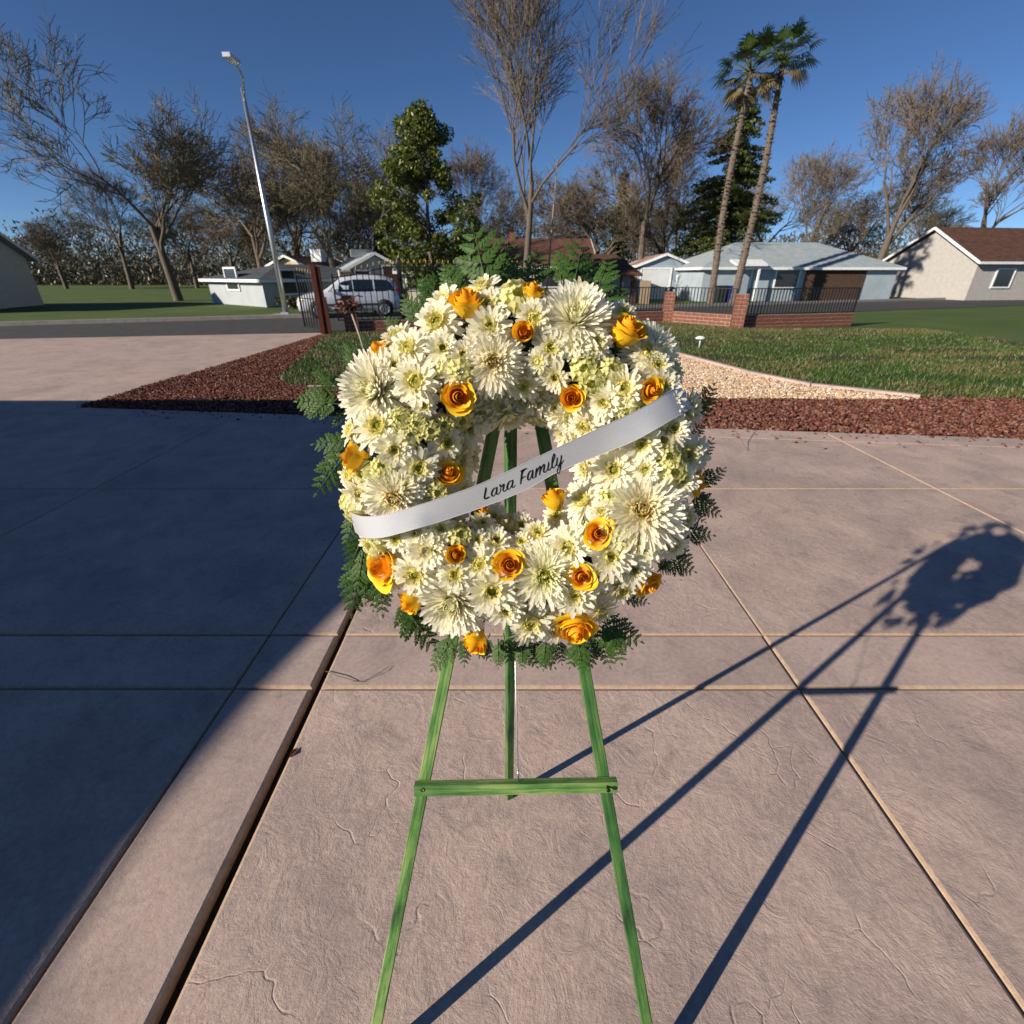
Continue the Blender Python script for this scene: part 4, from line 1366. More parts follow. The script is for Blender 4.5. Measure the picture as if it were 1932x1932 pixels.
def make_van():
    fw, rw = gp(603, 594.5), gp(711, 590)
    mid = (fw + rw) / 2
    ang = R(21)
    mid = at(659, 560, 23.6)
    k = 0.945
    root = empty('parked_van', (mid.x, mid.y, -0.055), ang)
    tag(root, 'silver white minivan parked at the far kerb, facing left', 'van')
    I = Matrix.Scale(k, 4)
    # x: front at -2.35 .. rear +2.3 ; y: half width
    stn = [(-2.36, 0.40, 0.62, 0.66, 0.60, 0.66), (-2.28, 0.30, 0.80, 0.84, 0.78, 0.60), (-1.9, 0.26, 0.93, 0.98, 0.90, 0.84), (-1.25, 0.26, 1.02, 1.10, 0.93, 0.80), (-0.95, 0.26, 1.04, 1.28, 0.95, 0.74),
           (-0.35, 0.26, 1.05, 1.66, 0.96, 0.70), (0.3, 0.26, 1.05, 1.76, 0.96, 0.70), (1.2, 0.26, 1.06, 1.77, 0.96, 0.70), (1.85, 0.27, 1.06, 1.70, 0.95, 0.68), (2.15, 0.30, 1.05, 1.45, 0.93, 0.68), (2.28, 0.36, 0.95, 1.06, 0.88, 0.74), (2.33, 0.42, 0.72, 0.78, 0.80, 0.72)]
    vs, fs = [], []
    for x, zb, zbelt, zr, wb, wr in stn:
        sec = [(wb * 0.92, zb), (wb, zb + 0.18), (wb + 0.01, zb + (zbelt - zb) * 0.6), (wb - 0.02, zbelt), (wr + (wb - wr) * 0.25, zbelt + (zr - zbelt) * 0.82), (wr * 0.86, zr), (0.0, zr + 0.03)]
        row = [(x, -y, z) for y, z in sec] + [(x, y, z) for y, z in sec[-2::-1]]
        vs += row
    w = 13
    for i in range(len(stn) - 1):
        for j in range(w - 1):
            fs.append((i * w + j, (i + 1) * w + j, (i + 1) * w + j + 1, i * w + j + 1))
        fs.append((i * w + w - 1, (i + 1) * w + w - 1, (i + 1) * w, i * w))
    fs.append(tuple(range(w))); fs.append(tuple(range((len(stn) - 1) * w + w - 1, (len(stn) - 1) * w - 1, -1)))
    mb = MB(); mb.add(vs, fs, None, 0, True)
    body = link('body', mb.mesh('body', M['car_paint']), root, local=I)

    def side_y(x, z):
        i = 0
        while i < len(stn) - 2 and stn[i + 1][0] < x: i += 1
        a, b = stn[i], stn[i + 1]; t = (x - a[0]) / (b[0] - a[0])
        q = [p + (r - p) * t for p, r in zip(a, b)]
        _, zb, zbelt, zr, wb, wr = q
        if z > zbelt:
            zt = zbelt + (zr - zbelt) * 0.82; f = min(1, (z - zbelt) / (zt - zbelt))
            return (wb - 0.02) + ((wr + (wb - wr) * 0.25) - (wb - 0.02)) * f
        return wb
    for side in (-1, 1):
        for pts in ([(-0.98, 1.09), (-0.62, 1.09), (-0.55, 1.40), (-0.66, 1.36)], [(-0.52, 1.09), (0.10, 1.09), (0.10, 1.58), (-0.26, 1.52), (-0.44, 1.42)], [(0.18, 1.09), (1.05, 1.10), (1.05, 1.60), (0.18, 1.60)], [(1.13, 1.10), (2.02, 1.10), (1.90, 1.46), (1.72, 1.58), (1.13, 1.60)]):
            V = [(x, side * (side_y(x, z) + 0.008), z) for x, z in pts]
            m = MB(); m.add(V, [tuple(range(len(V)))] if side < 0 else [tuple(range(len(V) - 1, -1, -1))])
            link('window', m.mesh('window', M['car_glass']), root, local=I)
        for x in (-1.47, 1.48):
            m = MB(); rot = Matrix.Rotation(R(90), 3, 'X')
            m.lathe([(0.41, -0.02), (0.41, 0.02)], 22, (x, side * 0.955, 0.36), rot)
            link('wheel_arch', m.mesh('wheel_arch', M['dark_trim']), root, local=I)
            m = MB(); m.lathe([(0.22, -0.11), (0.31, -0.11), (0.335, -0.08), (0.335, 0.08), (0.31, 0.11), (0.22, 0.11)], 24, (x, side * 0.90, 0.335), rot)
            wl = link('wheel', m.mesh('wheel', M['rubber']), root, local=I)
            m = MB(); m.lathe([(0.06, 0.0), (0.23, 0.0), (0.225, 0.02), (0.20, 0.018), (0.19, 0.0)], 20, (x, side * 1.012, 0.335), rot)
            for q in range(5):
                a = q * 1.2566
                m.bar((x, side * 1.02, 0.335), (x + 0.2 * math.cos(a), side * 1.02, 0.335 + 0.2 * math.sin(a)), 0.06, 0.02, (0, 1, 0))
            link('rim', m.mesh('rim', M['alloy']), wl, local=Matrix.Identity(4))
        m = MB(); m.box((-2.16, side * 0.70, 0.72), (0.26, 0.24, 0.14), Matrix.Rotation(side * 0.5, 3, 'Z')); link('headlight', m.mesh('headlight', M['lens']), root, local=I)
        m = MB(); m.box((2.17, side * 0.84, 1.02), (0.14, 0.12, 0.46)); link('tail_light', m.mesh('tail_light', M['tail']), root, local=I)
        m = MB(); m.box((-0.82, side * 1.05, 1.14), (0.10, 0.18, 0.14)); link('mirror', m.mesh('mirror', M['car_paint']), root, local=I)
        m = MB(); m.box((0.1, side * 0.972, 0.56), (2.3, 0.03, 0.07)); link('side_moulding', m.mesh('side_moulding', M['dark_trim']), root, local=I)
        for hx in (0.02, 0.32):
            m = MB(); m.box((hx, side * 0.975, 0.94), (0.16, 0.025, 0.03)); link('door_handle', m.mesh('door_handle', M['dark_trim']), root, local=I)
        m = MB(); m.tube([(-0.2, side * 0.60, 1.76), (0.4, side * 0.62, 1.83), (1.7, side * 0.60, 1.78)], 0.018, 6); link('roof_rail', m.mesh('roof_rail', M['dark_trim']), root, local=I)
    V = [(-1.22, -0.76, 1.10), (-1.22, 0.76, 1.10), (-0.42, 0.62, 1.63), (-0.42, -0.62, 1.63)]
    m = MB(); m.add([(x - 0.02, y, z + 0.03) for x, y, z in V], [(0, 1, 2, 3)]); link('windscreen', m.mesh('windscreen', M['car_glass']), root, local=I)
    m = MB(); m.box((-2.34, 0, 0.46), (0.10, 1.3, 0.14)); link('grille', m.mesh('grille', M['dark_trim']), root, local=I)
    m = MB(); m.box((2.33, 0, 0.5), (0.14, 1.6, 0.22)); link('bumper', m.mesh('bumper', M['dark_trim']), root, local=I)
    return root


make_van()

# ================================================================== HOUSES
def siding(name, c, pitch=0.16):
    m, nt, b = new_mat(name)
    tc = nt.nodes.new('ShaderNodeTexCoord')
    sep = nt.nodes.new('ShaderNodeSeparateXYZ'); nt.links.new(tc.outputs['Object'], sep.inputs[0])
    mt = N(nt, 'ShaderNodeMath', operation='MULTIPLY'); mt.inputs[1].default_value = 1 / pitch
    nt.links.new(sep.outputs['Z'], mt.inputs[0])
    fr = N(nt, 'ShaderNodeMath', operation='FRACT'); nt.links.new(mt.outputs[0], fr.inputs[0])
    n = N(nt, 'ShaderNodeTexNoise', Scale=1.6, Detail=5.0); nt.links.new(tc.outputs['Object'], n.inputs['Vector'])
    nt.links.new(ramp(nt, n.outputs['Fac'], [(0.3, tuple(x * 0.9 for x in c)), (0.7, tuple(min(1, x * 1.06) for x in c))]), b.inputs['Base Color'])
    bp = N(nt, 'ShaderNodeBump', Strength=0.6, Distance=0.03); nt.links.new(fr.outputs[0], bp.inputs['Height'])
    nt.links.new(bp.outputs['Normal'], b.inputs['Normal'])
    b.inputs['Roughness'].default_value = 0.7
    return m


M['side_blue'] = siding('grey_blue_siding', (0.29, 0.36, 0.43))
M['side_pale'] = siding('pale_blue_siding', (0.36, 0.43, 0.49))
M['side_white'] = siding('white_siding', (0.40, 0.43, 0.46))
M['side_slate'] = siding('slate_blue_siding', (0.20, 0.25, 0.31))
M['stucco_beige'] = mat_noise('beige_stucco', (0.56, 0.42, 0.24), (0.66, 0.51, 0.31), 4, 0.9, 0.3, 60)
M['stucco_cream'] = mat_noise('cream_stucco', (0.52, 0.49, 0.40), (0.60, 0.57, 0.48), 4, 0.9, 0.3, 60)
M['stucco_grey'] = mat_noise('grey_stucco', (0.36, 0.34, 0.32), (0.44, 0.42, 0.40), 4, 0.9, 0.3, 60)
M['roof_brown'] = mat_noise('brown_shingle', (0.055, 0.026, 0.018), (0.13, 0.062, 0.042), 2.2, 0.95, 0.8, 14, stretch=(1, 1, 4))
M['roof_red'] = mat_noise('red_brown_shingle', (0.085, 0.038, 0.028), (0.15, 0.072, 0.055), 2.2, 0.95, 0.8, 14)
M['roof_grey'] = mat_noise('blue_grey_shingle', (0.26, 0.31, 0.33), (0.36, 0.41, 0.43), 2.0, 0.95, 0.6, 14)
M['roof_dark'] = mat_noise('dark_grey_shingle', (0.05, 0.055, 0.065), (0.09, 0.10, 0.115), 2.0, 0.95, 0.6, 14)
M['roof_pink'] = mat_noise('pinkish_shingle', (0.36, 0.22, 0.19), (0.46, 0.30, 0.26), 2.0, 0.95, 0.6, 14)
M['trim_white'] = mat_plain('white_trim', (0.75, 0.77, 0.79), 0.6)
M['window_dark'] = mat_plain('window_glass', (0.025, 0.03, 0.035), 0.12, 0.0, 0.7)
M['door_white'] = siding('white_panel_door', (0.58, 0.62, 0.64), 0.5)
M['fence_wood'] = mat_noise('weathered_fence_wood', (0.20, 0.15, 0.10), (0.29, 0.225, 0.155), 3, 0.9, 0.4, 30, stretch=(6, 6, 1))
M['dark_wood'] = mat_noise('dark_timber', (0.05, 0.03, 0.02), (0.10, 0.06, 0.04), 3, 0.9, 0.4, 30, stretch=(6, 6, 1))


def house(name, c, ang, w, d, eave, ridge, wall_m, roof_m, label, cat='house', over=0.35, hip=0.0, trim=True, axis='front'):
    """gabled (hip=0) or hipped house; local x across the front, front face at y=-d/2.
    axis 'front': gable end faces the front; 'side': ridge runs along x"""
    root = empty(name, (c[0], c[1], -0.05), ang); tag(root, label, cat)
    I = Matrix.Identity(4)
    if axis == 'front': hw, hd = w / 2, d / 2
    else: hw, hd = d / 2, w / 2
    turn = Matrix.Identity(4) if axis == 'front' else Matrix.Rotation(R(90), 4, 'Z')
    mb = MB()
    for y in (-hd, hd):
        pass
    vs = [(-hw, -hd, 0), (hw, -hd, 0), (hw, hd, 0), (-hw, hd, 0), (-hw, -hd, eave), (hw, -hd, eave), (hw, hd, eave), (-hw, hd, eave)]
    fs = [(0, 1, 5, 4), (1, 2, 6, 5), (2, 3, 7, 6), (3, 0, 4, 7)]
    if hip == 0:
        vs += [(0, -hd, ridge - 0.1), (0, hd, ridge - 0.1)]
        fs[0] = (0, 1, 5, 8, 4); fs[2] = (2, 3, 7, 9, 6)
    mb.add([turn @ Vector(v) for v in vs], fs)
    link('wall', mb.mesh('wall', wall_m), root, local=I)
    mb = MB()
    sl = (ridge - eave) / hw
    ew, ez = hw + over, eave - over * sl
    rd = hd + over
    t = 0.14
    hy = max(0.0, rd - hip) if hip else rd
    for sgn in (-1, 1):
        a = [(sgn * ew, -rd, ez), (sgn * ew, rd, ez), (0, hy if hip else rd, ridge), (0, -hy if hip else -rd, ridge)]
        lo = [(x, y, z) for x, y, z in a]; hi = [(x, y, z + t) for x, y, z in a]
        mb.add([turn @ Vector(v) for v in lo + hi], [(0, 1, 2, 3), (7, 6, 5, 4), (0, 4, 5, 1), (1, 5, 6, 2), (2, 6, 7, 3), (3, 7, 4, 0)])
    if hip:
        for sgn in (-1, 1):
            a = [(-ew, sgn * rd, ez), (ew, sgn * rd, ez), (0, sgn * hy, ridge)]
            mb.add([turn @ Vector(v) for v in a] + [turn @ Vector((x, y, z + t)) for x, y, z in a], [(0, 1, 2), (5, 4, 3), (0, 3, 4, 1), (1, 4, 5, 2), (2, 5, 3, 0)])
    rf = link('roof', mb.mesh('roof', roof_m), root, local=I)
    if trim:
        mb = MB()
        if hip == 0:
            for y in (-rd - 0.022, rd + 0.022):
                for sgn in (-1, 1):
                    mb.bar(turn @ Vector((sgn * (ew + 0.02), y, ez + 0.06)), turn @ Vector((0, y, ridge + 0.06)), 0.04, 0.17)
        for sgn in (-1, 1):
            mb.bar(turn @ Vector((sgn * (ew + 0.03), -rd, ez + 0.05)), turn @ Vector((sgn * (ew + 0.03), rd, ez + 0.05)), 0.05, 0.16)
        if hip:
            for sgn in (-1, 1):
                mb.bar(turn @ Vector((-ew, sgn * (rd + 0.03), ez + 0.05)), turn @ Vector((ew, sgn * (rd + 0.03), ez + 0.05)), 0.05, 0.16)
        link('fascia', mb.mesh('fascia', M['trim_white']), root, local=I)
    root['w'] = w; root['d'] = d
    return root


def front_panel(root, x, z, w, h, mat, name, framed=True, face='front', depth=0.06):
    """window or door set on a wall, with a projecting frame"""
    wd, dd = root['w'], root['d']
    if face == 'front': T = Matrix.Translation((x, -dd / 2, z))
    elif face == 'left': T = Matrix.Translation((-wd / 2, x, z)) @ Matrix.Rotation(R(-90), 4, 'Z')
    else: T = Matrix.Translation((wd / 2, x, z)) @ Matrix.Rotation(R(90), 4, 'Z')
    mb = MB(); mb.box((0, -0.02, h / 2), (w, 0.05, h))
    o = link(name, mb.mesh(name, mat), root, local=T)
    if framed:
        mb = MB(); f = 0.10
        for bx in ((-w / 2 - f / 2, h / 2, f, h + 2 * f), (w / 2 + f / 2, h / 2, f, h + 2 * f)):
            mb.box((bx[0], -0.035, bx[1]), (bx[2], depth + 0.03, bx[3]))
        mb.box((0, -0.035, h + f / 2), (w - 0.004, depth + 0.03, f)); mb.box((0, -0.035, -f / 2), (w - 0.004, depth + 0.03, f))
        link('frame', mb.mesh('frame', M['trim_white']), o, local=Matrix.Identity(4))
    return o


def place(px_l, px_r, py, Y):
    a, b = at(px_l, py, Y), at(px_r, py, Y)
    return a, b


# grey-blue garage, gable to the street
Y = 41.0
a, b = place(1203, 1305, 545, Y)
w = b.x - a.x
ev, rg = at(1204, 501.5, Y).z, at(1258, 480, Y).z
g = house('garage', ((a.x + b.x) / 2, Y + 3.5), R(-3), w * 0.93, 7, ev + 0.05, rg, M['side_blue'], M['roof_pink'], 'grey blue garage with a white gable trim and a wide roller door', 'garage', 0.22)
front_panel(g, -w * 0.15, 0.02, w * 0.52, 2.05, M['door_white'], 'garage_door')
front_panel(g, w * 0.30, 1.12, 0.42, 0.46, M['window_dark'], 'window')
# pale house beside it
Y = 37.0
a, b = place(1308, 1405, 560, Y)
ev = at(1330, 503, Y).z
hs = house('house', (a.x + 7.0, Y + 4), R(4), 14, 8, ev, at(1400, 467, Y + 3).z + 0.3, M['side_pale'], M['roof_grey'], 'pale blue house with a grey hipped roof behind the palm trunks', 'house', 0.3, hip=4.2, axis='side')
front_panel(hs, -4.1, 0.1, 0.9, 2.0, M['side_blue'], 'door')
front_panel(hs, -1.0, 0.9, 1.6, 1.1, M['window_dark'], 'window')
front_panel(hs, 2.5, 0.0, 4.4, 2.1, M['dark_wood'], 'carport_shade_panel', False)  # solid dark panel on the wall, its colour standing in for shade inside a carport
mb = MB()
for q in (-4.9, -3.5): mb.bar((q, -4.75, 0), (q, -4.75, 2.15), 0.12, 0.12)
mb.add([(-5.3, -4.0, 2.5), (-3.1, -4.0, 2.5), (-3.1, -5.0, 2.2), (-5.3, -5.0, 2.2), (-5.3, -4.0, 2.62), (-3.1, -4.0, 2.62), (-3.1, -5.0, 2.32), (-5.3, -5.0, 2.32)], [(0, 1, 2, 3), (7, 6, 5, 4), (0, 4, 5, 1), (1, 5, 6, 2), (2, 6, 7, 3), (3, 7, 4, 0)])
link('porch', mb.mesh('porch', M['trim_white']), hs, local=Matrix.Identity(4))
# brown-roofed house and carport
Y = 35.0
a, b = place(1068, 1195, 545, Y)
ev = at(1150, 524, Y).z
h2 = house('carport', ((a.x + b.x) / 2, Y + 3), R(0), b.x - a.x, 6.2, ev + 0.28, at(1150, 482, Y + 3).z, M['stucco_grey'], M['roof_brown'], 'open carport under a dark brown shingle roof, left of the grey blue garage', 'carport', 0.4, axis='side', trim=False, hip=1.2)
front_panel(h2, -1.0, 0.0, 3.0, 1.75, M['stucco_cream'], 'garage_door', False)
for q, qw in ((-0.2, 0.12), (0.65, 0.12), (1.3, 0.12), (2.15, 0.46)):
    mb = MB(); mb.bar((q, -3.35, 0), (q, -3.35, ev + 0.1), qw, 0.3 if qw > 0.3 else 0.12); link('post', mb.mesh('post', M['dark_wood']), h2, local=Matrix.Identity(4))
Y = 44.0
a, b = place(896, 1110, 545, Y)
h3 = house('house', ((a.x + b.x) / 2, Y + 4), R(2), b.x - a.x, 8, 2.4, at(960, 452, Y + 4).z, M['stucco_cream'], M['roof_red'], 'long cream house with a red brown roof behind the top fern fronds', 'house', 0.5, axis='side')
front_panel(h3, -2.5, 0.8, 1.6, 1.1, M['window_dark'], 'window'); front_panel(h3, 1.5, 0.8, 1.6, 1.1, M['window_dark'], 'window')
mb = MB(); mb.box((-1.6, 0, at(960, 452, Y).z + 0.35), (0.5, 0.5, 0.9)); link('chimney', mb.mesh('chimney', M['brick']), h3, local=Matrix.Identity(4))
# cream low building behind the spear fence
Y = 33.0
a, b = place(744, 860, 540, Y)
h4 = house('house', ((a.x + b.x) / 2, Y + 3.5), R(6), b.x - a.x, 7, at(780, 512, Y).z, at(780, 496, Y).z + 0.2, M['stucco_cream'], M['roof_dark'], 'low cream house half hidden by the leafy green tree', 'house', 0.3, axis='side', trim=True)
front_panel(h4, -0.8, 0.9, 1.3, 0.8, M['window_dark'], 'window')
# slate blue house in the middle left
Y = 36.0
a, b = place(596, 700, 540, Y)
h5 = house('house', ((a.x + b.x) / 2 + 0.6, Y + 4), R(24), b.x - a.x, 8, at(640, 508, Y).z, at(652, 478, Y).z, M['side_slate'], M['roof_grey'], 'slate blue gabled house behind the minivan', 'house', 0.35)
front_panel(h5, -0.9, 0.9, 0.9, 1.0, M['window_dark'], 'window'); front_panel(h5, 1.0, 0.3, 1.0, 1.9, M['dark_wood'], 'door')
mb = MB(); mb.box((-0.4, -1.4, at(652, 478, Y).z + 0.15), (1.5, 0.8, 0.45)); link('rooftop_cooler', mb.mesh('rooftop_cooler', M['metal']), h5, local=Matrix.Identity(4))
# beige gable house behind
Y = 44.0
a, b = place(524, 592, 520, Y)
h6 = house('house', ((a.x + b.x) / 2, Y + 4), R(-8), (b.x - a.x) * 0.98, 8, at(592, 500, Y).z, at(548, 483, Y).z, M['stucco_beige'], M['roof_brown'], 'beige gabled house rising behind the white house with the dark roof', 'house', 0.3)
mb = MB(); mb.box((1.9, -2.2, at(548, 481, Y).z + 0.05), (0.9, 0.9, 0.9)); link('rooftop_cooler', mb.mesh('rooftop_cooler', M['trim_white']), h6, local=Matrix.Identity(4))
mb = MB(); mb.tube([(0.3, -1, at(548, 483, Y).z - 0.1), (0.3, -1, at(548, 483, Y).z + 0.7)], 0.12, 8); link('vent', mb.mesh('vent', M['metal']), h6, local=Matrix.Identity(4))
# white house, shaded wall towards the viewer
Y = 30.0
cpt = at(531, 560, Y)
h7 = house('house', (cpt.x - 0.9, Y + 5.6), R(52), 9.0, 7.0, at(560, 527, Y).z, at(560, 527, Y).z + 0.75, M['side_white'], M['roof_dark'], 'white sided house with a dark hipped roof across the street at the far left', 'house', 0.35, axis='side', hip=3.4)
front_panel(h7, 1.0, 0.9, 0.7, 0.95, M['window_dark'], 'window'); front_panel(h7, -2.6, 0.7, 1.6, 1.2, M['window_dark'], 'window')
front_panel(h7, 0.0, 0.9, 1.4, 1.1, M['window_dark'], 'window', face='left')
# houses further along the street on both sides
h8 = house('house', (-34, 27), R(14), 12, 8, 2.6, 4.6, M['stucco_cream'], M['roof_grey'], 'cream house with a grey roof far along the street to the left', 'house', 0.4, axis='side')
for q in (-3.5, 0.5, 3.6): front_panel(h8, q, 0.9, 1.4, 1.1, M['window_dark'], 'window')
h9 = house('house', (39, 43), R(8), 13, 8, 2.6, 4.8, M['stucco_grey'], M['roof_brown'], 'grey stucco house with a brown roof far along the street to the right', 'house', 0.4, axis='side')
for q in (-4, 0.5, 4): front_panel(h9, q, 0.9, 1.4, 1.1, M['window_dark'], 'window')
# the neighbouring house whose roof shades the left of the driveway
hb = empty('house', (-10.0, 0.2, 0)); tag(hb, 'tan stucco house beside the driveway whose roof throws the broad shadow on the concrete', 'house')
z_e = 2.55
mb = MB(); mb.box((-0.1, -0.6, z_e / 2 - 0.05), (7.0, 8.2, z_e + 0.1)); link('wall', mb.mesh('wall', M['stucco_beige']), hb, local=Matrix.Identity(4))
shift = SUN_DIR * (z_e / SUN_DIR.z)
outline = [(-1.75, -2.0), (-1.10, 1.58), (-0.98, 1.98), (-0.905, 2.22), (-0.875, 2.5), (-0.80, 6.6), (-0.95, 6.9)]
ov = [Vector((x, y, 0)) + shift - Vector((-10.0, 0.2, 0)) for x, y in outline]
ov = [Vector((v.x, v.y, z_e)) for v in ov]
back = [Vector((-4, ov[-1].y, z_e)), Vector((-4, ov[0].y, z_e))]
loop = ov + back
rid = [Vector((0.3, -2.6, 4.2)), Vector((0.3, 0.8, 4.2))]
rid = [Vector((0.2, ov[0].y + 2.5, 3.55)), Vector((0.2, ov[-1].y - 3.0, 3.55))]
mb = MB()
n = len(loop)
V = [tuple(v) for v in loop] + [(v.x, v.y, v.z - 0.15) for v in loop] + [tuple(rid[0]), tuple(rid[1])]
F = [(i, (i + 1) % n, n + (i + 1) % n, n + i) for i in range(n)] + [tuple(range(2 * n - 1, n - 1, -1))]
r0, r1 = 2 * n, 2 * n + 1
for i in range(len(ov) - 1):
    F.append((i + 1, i, r0 if i < 1 else r1)) if i != 1 else F.append((i + 1, i, r0, r1))
F += [(n - 2, n - 3, r1), (n - 1, n - 2, r1, r0), (0, n - 1, r0)]
mb.add(V, F)
link('roof', mb.mesh('roof', M['roof_brown']), hb, local=Matrix.Identity(4))

# wooden fence panel and bins near the garage
Y = 33.5
a, b = place(1205, 1225, 560, Y)
o = empty('board_fence', ((a.x + b.x) / 2, Y, -0.05), R(-20)); tag(o, 'short weathered board fence in front of the grey blue garage', 'fence')
nb = 6; wd = (b.x - a.x) / nb
pm = MB(); pm.box((0, 0, 0.68), (wd * 0.93, 0.025, 1.36)); bm_ = pm.mesh('board', M['fence_wood'])
for i in range(nb):
    link('board', bm_, o, local=Matrix.Translation((-(b.x - a.x) / 2 + wd * (i + 0.5), jit(0.008), jit(0.02))))
pm = MB(); pm.box((0, 0.04, 1.1), (b.x - a.x, 0.04, 0.09)); pm.box((0, 0.04, 0.4), (b.x - a.x, 0.04, 0.09)); link('rail', pm.mesh('rail', M['fence_wood']), o, local=Matrix.Identity(4))
M['bin_dark'] = mat_plain('dark_green_bin', (0.012, 0.022, 0.018), 0.5)
M['bin_blue'] = mat_plain('blue_bin', (0.01, 0.035, 0.30), 0.45)


def wheelie(p, ang, mat, label):
    root = empty('wheeled_bin', p, ang); tag(root, label, 'bin')
    mb = MB()
    vs = [(-0.24, -0.28, 0.05), (0.24, -0.28, 0.05), (0.24, 0.28, 0.05), (-0.24, 0.28, 0.05), (-0.29, -0.34, 0.98), (0.29, -0.34, 0.98), (0.29, 0.34, 0.98), (-0.29, 0.34, 0.98)]
    mb.add(vs, [(3, 2, 1, 0), (0, 1, 5, 4), (1, 2, 6, 5), (2, 3, 7, 6), (3, 0, 4, 7), (4, 5, 6, 7)])
    link('body', mb.mesh('body', mat), root, local=Matrix.Identity(4))
    mb = MB(); mb.box((0, 0, 1.02), (0.64, 0.74, 0.07)); mb.box((0, 0.38, 1.04), (0.5, 0.05, 0.05)); link('lid', mb.mesh('lid', mat), root, local=Matrix.Identity(4))
    for s in (-1, 1):
        mb = MB(); mb.lathe([(0.12, -0.025), (0.12, 0.025)], 14, (s * 0.26, 0.30, 0.12), Matrix.Rotation(R(90), 3, 'Y')); link('wheel', mb.mesh('wheel', M['rubber']), root, local=Matrix.Identity(4))


q = at(1355, 575, 34.2); wheelie((q.x, 34.2, -0.06), R(5), M['bin_dark'], 'dark green wheeled bin beside the blue bin between the palm trunks')
q = at(1370, 575, 34.4); wheelie((q.x, 34.4, -0.06), R(-4), M['bin_blue'], 'bright blue wheeled bin between the palm trunks')

# garden light in the right lawn
q = gp(1319, 656)
o = empty('garden_light', (q.x, q.y, -0.02)); tag(o, 'small white mushroom shaped garden light standing in the right lawn', 'garden light')
mb = MB(); mb.tube([(0, 0, 0), (0, 0, 0.26)], 0.014, 8); link('stem', mb.mesh('stem', M['trim_white']), o, local=Matrix.Identity(4))
mb = MB(); mb.lathe([(0.125, 0.235), (0.115, 0.262), (0.07, 0.29), (0.01, 0.30)], 16); link('cap', mb.mesh('cap', M['trim_white']), o, local=Matrix.Identity(4))

# small rose standard on a pale stem in the left lawn
random.seed(77)
tb = gp(692, 676)
o = empty('dead_rose_tree', (tb.x, tb.y, -0.02)); tag(o, 'thin pale stemmed standard rose with a withered dark red crown in the left lawn', 'small tree')
ttop = at(661, 585, tb.y + 0.35)
mb = MB(); mb.tube([(0, 0, 0), tuple((ttop - Vector((tb.x, tb.y, -0.02))) * 0.5 + Vector((0.012, 0, 0))), tuple(ttop - Vector((tb.x, tb.y, -0.02)))], [0.024, 0.020, 0.016], 7); link('stem', mb.mesh('stem', mat_plain('pale_bark', (0.40, 0.33, 0.25), 0.9)), o, local=Matrix.Identity(4))
mb = MB(); c0 = ttop - Vector((tb.x, tb.y, -0.02))
tw = MB()
for i in range(40):
    d = Vector((jit(1), jit(1), random.uniform(-0.1, 1))).normalized()
    e = c0 + Vector((d.x * 0.36, d.y * 0.3, d.z * 0.30)) * random.uniform(0.5, 1)
    tw.tube([c0, c0.lerp(e, 0.5) + Vector((jit(0.03), jit(0.03), jit(0.03))), e], [0.007, 0.004, 0.002], 4)
    for k in range(7):
        p = c0.lerp(e, random.uniform(0.35, 1.05)) + Vector((jit(0.05), jit(0.05), jit(0.05)))
        s = random.uniform(0.025, 0.05); u = Vector((jit(1), jit(1), jit(1))).normalized(); v_ = u.orthogonal().normalized()
        mb.add([p - u * s, p + v_ * s * 0.6, p + u * s, p - v_ * s * 0.6], [(0, 1, 2, 3)], random.choice([(0.11, 0.025, 0.022), (0.07, 0.022, 0.018), (0.18, 0.07, 0.055), (0.28, 0.17, 0.13)]))
link('branches', tw.mesh('branches', M['dark_wood']), o, local=Matrix.Identity(4))
cr = link('crown', mb.mesh('crown', M['leaf'], True), o, local=Matrix.Identity(4))

# dry stems on the concrete
M['straw'] = mat_plain('dry_stem', (0.13, 0.085, 0.055), 0.8)
def twig(pts, r, label, z=0.004):
    P_ = [gp(x, y, z + dz) for x, y, dz in pts]
    m = MB(); m.tube(P_, [r] * (len(P_) - 1) + [r * 0.5], 5)
    tag(link('dry_stem', m.mesh('dry_stem', M['straw'])), label, 'dry stem')
twig([(614, 1266, 0.002), (640, 1276, 0.012), (676, 1286, 0.0)], 0.0016, 'straight dry brown stem lying beside the wide expansion joint')
twig([(662, 1285, 0.0), (685, 1286, 0.0), (704, 1276, 0.004), (722, 1266, 0.008), (735, 1256, 0.004)], 0.0015, 'curved dry brown stem bending away from the straight one on the concrete')
twig([(1371, 771, 0.3), (1383, 805, 0.16), (1397, 828, 0.06), (1411, 852, 0.0)], 0.003, 'long thin dry weed stalk leaning over the driveway edge on the right')
# fallen leaf in the wide joint
p = gp(553, 1423)
mb = MB(); mb.add([p + Vector((-0.012, -0.02, 0.0)), p + Vector((0.010, -0.004, 0.008)), p + Vector((0.012, 0.026, 0.004)), p + Vector((-0.008, 0.012, 0.010))], [(0, 1, 2, 3)], (0.16, 0.055, 0.03))
tag(link('fallen_leaf', mb.mesh('fallen_leaf', M['leaf'], True)), 'dry red brown leaf caught in the wide expansion joint', 'leaf')

# ================================================================== TREES
M['bark'] = mat_noise('grey_bark', (0.085, 0.068, 0.052), (0.17, 0.14, 0.11), 8, 0.95, 0.7, 40, stretch=(3, 3, 0.7))
M['twig'] = mat_attr('twig_bark', 0.95, 0.0, 0.1)
M['palm_bark'] = mat_noise('palm_bark', (0.09, 0.07, 0.055), (0.23, 0.185, 0.15), 5, 0.95, 0.9, 22, stretch=(2, 2, 3), bdist=0.05)


